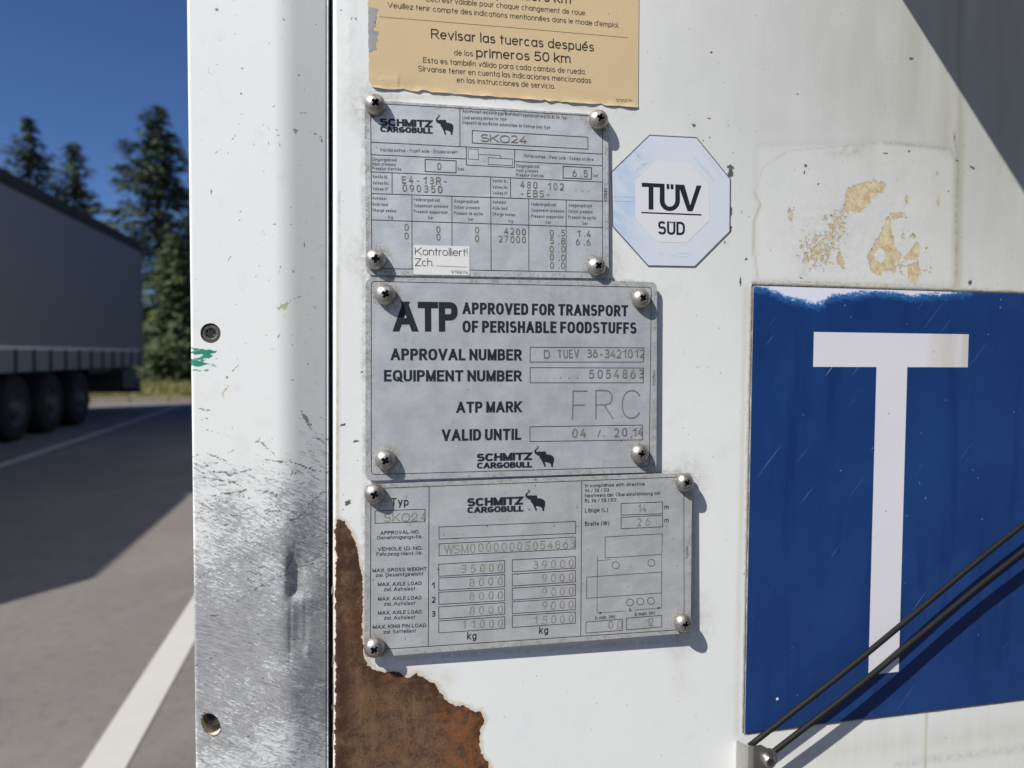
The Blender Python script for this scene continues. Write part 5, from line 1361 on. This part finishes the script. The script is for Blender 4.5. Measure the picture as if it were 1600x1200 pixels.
# ------------------------------------------------------------------ blue letter plate
plT = (.0012, 0, 0)
a0, a1, b0 = P(1176.5, 447, plT), P(1600, 460.5, plT), P(1165, 1145, plT)
x0s, zt, zb = (a0.x+b0.x)/2, a0.z+.0002, b0.z
sign = thing('letter_plate', 'large blue plate with a white capital T on the trailer front', 'sign', (x0s, 0, (zt+zb)/2))
W_, H_ = .40, zt-zb
us = list(np.arange(0, W_-.0005, .0016))+[W_]; vs_ = list(np.arange(0, H_-.0005, .0016))+[H_]
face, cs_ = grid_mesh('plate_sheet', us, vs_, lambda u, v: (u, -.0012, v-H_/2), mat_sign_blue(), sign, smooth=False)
bm = bmesh.new(); bm.from_mesh(face.data); 
cs_w = cs_+np.array(sign.location); bm.free()
X, Z = fields(cs_w)
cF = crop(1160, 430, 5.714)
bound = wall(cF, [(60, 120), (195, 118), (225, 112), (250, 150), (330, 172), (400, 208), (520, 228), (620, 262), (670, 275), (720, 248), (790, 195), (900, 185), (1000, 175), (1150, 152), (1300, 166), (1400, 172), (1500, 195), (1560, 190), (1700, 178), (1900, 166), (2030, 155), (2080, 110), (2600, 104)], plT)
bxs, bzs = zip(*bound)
put_attr(face.data, 'pale_band', np.clip((Z-np.interp(X, bxs, bzs))/4.2+.05, -3, 1.6))
bm = bmesh.new(); box(bm, .0002, W_-.0002, -.00105, -.0001, -H_/2+.0002, H_/2-.0002); bm_obj('backing', bm, SEALANT, sign)
ft = Face(sign, plT, 8e-5)
T_ = [(1271.5, 518), (1512.5, 523), (1513, 575.5), (1417.5, 574), (1404, 1048.5), (1356.5, 1055.5), (1369.5, 573), (1270.5, 571.5)]
q8 = [ft.at(*p) for p in T_]
zt1 = (q8[0].y+q8[1].y)/2; zt2 = (q8[7].y+q8[2].y+q8[3].y+q8[6].y)/4; zt3 = (q8[4].y+q8[5].y)/2; xa = (q8[0].x+q8[7].x)/2; xb_ = (q8[1].x+q8[2].x)/2; xc = (q8[5].x+q8[6].x)/2; xd = (q8[3].x+q8[4].x)/2
LW = mat_sign_white()
tm_ = bpy.data.meshes.new('letter')
pts = [(xa, zt1), (xb_, zt1), (xb_, zt2), (xd, zt2), (xd, zt3), (xc, zt3), (xc, zt2), (xa, zt2)]
bm = bmesh.new(); vv = [bm.verts.new((x, -.0012-.00008, z)) for x, z in pts]; bm.faces.new((vv[0], vv[7], vv[6], vv[3], vv[2], vv[1])); bm.faces.new((vv[6], vv[5], vv[4], vv[3])); bm.normal_update()
if bm.faces[:][0].normal.y > 0: bmesh.ops.reverse_faces(bm, faces=bm.faces)
for v in bm.verts: v.co.z -= sign.location.z; v.co.x -= sign.location.x
bm.to_mesh(tm_); bm.free(); tm_.materials.append(LW); lo = link(bpy.data.objects.new('letter', tm_), sign)
# the stain band on the letter is given in the sign's own coordinates
for nd in LW.node_tree.nodes:
    if nd.type == 'MAP_RANGE' and abs(nd.inputs[1].default_value-.345) < 1e-6: nd.inputs[1].default_value -= x0s; nd.inputs[2].default_value -= x0s
    elif nd.type == 'MAP_RANGE' and abs(nd.inputs[1].default_value-.374) < 1e-6: nd.inputs[1].default_value -= x0s; nd.inputs[2].default_value -= x0s
# bead of old sealant along its upper and left edges
bm = bmesh.new(); rn = random.Random(7)
def bead(p0, p1, r0):
    n = 60; prev = None; p0, p1 = Vector(p0), Vector(p1)
    for i in range(n+1):
        p = p0.lerp(p1, i/n); r = r0*rn.uniform(.7, 1.2); d = (p1-p0).normalized(); s = d.cross(Vector((0, 1, 0)))
        ring = [bm.verts.new(p+s*r*math.cos(t)+Vector((0, -1, 0))*r*.75*math.sin(t)) for t in [math.pi*k/6 for k in range(7)]]
        if prev:
            for k in range(6): bm.faces.new((prev[k], prev[k+1], ring[k+1], ring[k]))
        prev = ring
zloc = H_/2
bead((-.001, 0, zloc+.0012), (W_, 0, zloc+.0012), .0014); bead((-.0008, 0, -zloc), (-.0008, 0, zloc), .0007); bead((0, 0, -zloc-.0008), (W_, 0, -zloc-.0008), .0008)
bm_obj('sealant_bead', bm, SEALANT, sign, True)
bm = bmesh.new(); qd = ft.at(1214.5, 1092)
lathe(bm, [(0, -.00005), (.00085, -.00003), (.0009, .0)], 16, 'y', Vector((qd.x, -.0012-.00008, qd.y))-wloc(sign)); bm_obj('rivet_dot', bm, SILVERWHITE, sign)

# ------------------------------------------------------------------ double wire stay with its clip
dR = .0108
wire = thing('wire_stay', 'pair of thin black wires slanting across the blue plate from a steel clip', 'wire stay', tuple(P(1198, 1185, (0.006, 0, 0))))
ow = wloc(wire)
def rod_pts(a, b, ext):
    A, B = P(*a, (dR, 0, 0)), P(*b, (dR, 0, 0)); d = (B-A); return A, B+d*ext
for (a, b, k0) in (((1176, 1164), (1600, 819), -.0022), ((1216, 1170), (1600, 861), -.012)):
    A, B = rod_pts(a, b, 1.2); d = (B-A).normalized(); A = A+d*k0
    bm = bmesh.new(); n = 60
    prev = None; ax1 = d.orthogonal().normalized(); ax2 = d.cross(ax1); rr = .00165
    pth = [A.lerp(B, i/n) for i in range(n+1)]
    for p in pth:
        p = p + Vector((0, .0006*math.sin(p.x*38), .0004*math.sin(p.x*31+1)))
        ring = [bm.verts.new(p-ow+ax1*rr*math.cos(2*math.pi*k/14)+ax2*rr*math.sin(2*math.pi*k/14)) for k in range(14)]
        if prev:
            for k in range(14): bm.faces.new((prev[k], prev[(k+1) % 14], ring[(k+1) % 14], ring[k]))
        else: bm.faces.new(ring)
        prev = ring
    bm.faces.new(prev[::-1]); bm_obj('wire', bm, ROD, wire, True); WEND = B-ow
clip = bpy.data.objects.new('clip', None); link(clip, wire); clip.empty_display_size = .01
# strip: from the wall at its left tip, out over the wire end, back flat under the screw
tip = P(1152, 1158, (0.001, 0, 0)); scr = P(1199, 1186, (.0135, 0, 0))
xt, xs0 = tip.x, scr.x
prof = [(xt, .0004), (xt+.0001, .004), (xt+.0003, .0085), (xt+.0009, .0112), (xt+.0026, .0128), (xt+.0045, .0131), (xs0-.003, .0131), (xs0, .0131), (xs0+.0064, .0131)]
def smooth_prof(p, n=5):
    out = []
    for i in range(len(p)-1):
        p0 = p[max(0, i-1)]; p1 = p[i]; p2 = p[i+1]; p3 = p[min(len(p)-1, i+2)]
        for k in range(n):
            t = k/n; out.append(tuple(.5*((2*p1[j])+(-p0[j]+p2[j])*t+(2*p0[j]-5*p1[j]+4*p2[j]-p3[j])*t*t+(-p0[j]+3*p1[j]-3*p2[j]+p3[j])*t**3) for j in (0, 1)))
    out.append(p[-1]); return out
sp_ = smooth_prof(prof)
bm = bmesh.new(); top = tip.z; lowz = top-.024; rows = []
for i, (x, d) in enumerate(sp_):
    hi = top + .0035*min(1, d/.0131); lo_ = lowz
    dxr = x-xs0
    if dxr > -.004:
        rr = .0064; cc = math.sqrt(max(1e-8, rr*rr-min(rr*rr, max(0, dxr)**2)))
        u_ = min(1, (dxr+.004)/.004); hi = hi*(1-u_)+(scr.z+cc)*u_; lo_ = max(lo_, scr.z-cc)
    rows.append([bm.verts.new(Vector((x, -d-e, z))-ow) for e, z in ((0, hi), (.0009, hi), (.0009, lo_), (0, lo_))])
for A_, B_ in zip(rows, rows[1:]):
    for k in range(4): bm.faces.new((A_[k], A_[(k+1) % 4], B_[(k+1) % 4], B_[k]))
bm.faces.new(rows[0]); bm.faces.new(rows[-1][::-1])
o = bm_obj('clip_strip', bm, STEEL, clip, True)
try: o.data.set_sharp_from_angle(angle=R(40))
except Exception: pass
bm = bmesh.new(); cc = Vector((xs0, -.0140, scr.z))-ow
lathe(bm, [(.0039, .0), (.0039, -.0012), (.0034, -.0026), (.0029, -.0031), (.0019, -.0031), (.0017, -.0020), (0, -.0020)], 32, 'y', cc); o = bm_obj('clip_screw', bm, STEEL, clip, True)
try: o.data.set_sharp_from_angle(angle=R(40))
except Exception: pass
bm = bmesh.new()
pts = [bm.verts.new(cc+Vector(((.0017+.0004*math.cos(6*t))*math.cos(t), -.00316, (.0017+.0004*math.cos(6*t))*math.sin(t)))) for t in [2*math.pi*k/36 for k in range(36)]]
bm.faces.new(pts); bm_obj('drive_recess', bm, CROSSMAT, clip)
far = clip.copy(); link(far, wire)                              # the same clip holds the other end, right of the picture
for ch in clip.children: k_ = ch.copy(); C.objects.link(k_); k_.parent = far
far.rotation_euler = (0, 0, 0); far.scale = (-1, 1, -1); far.location = WEND + Vector((.012, 0, .004)) - Vector((0, 0, 0))
far.location.y = 0
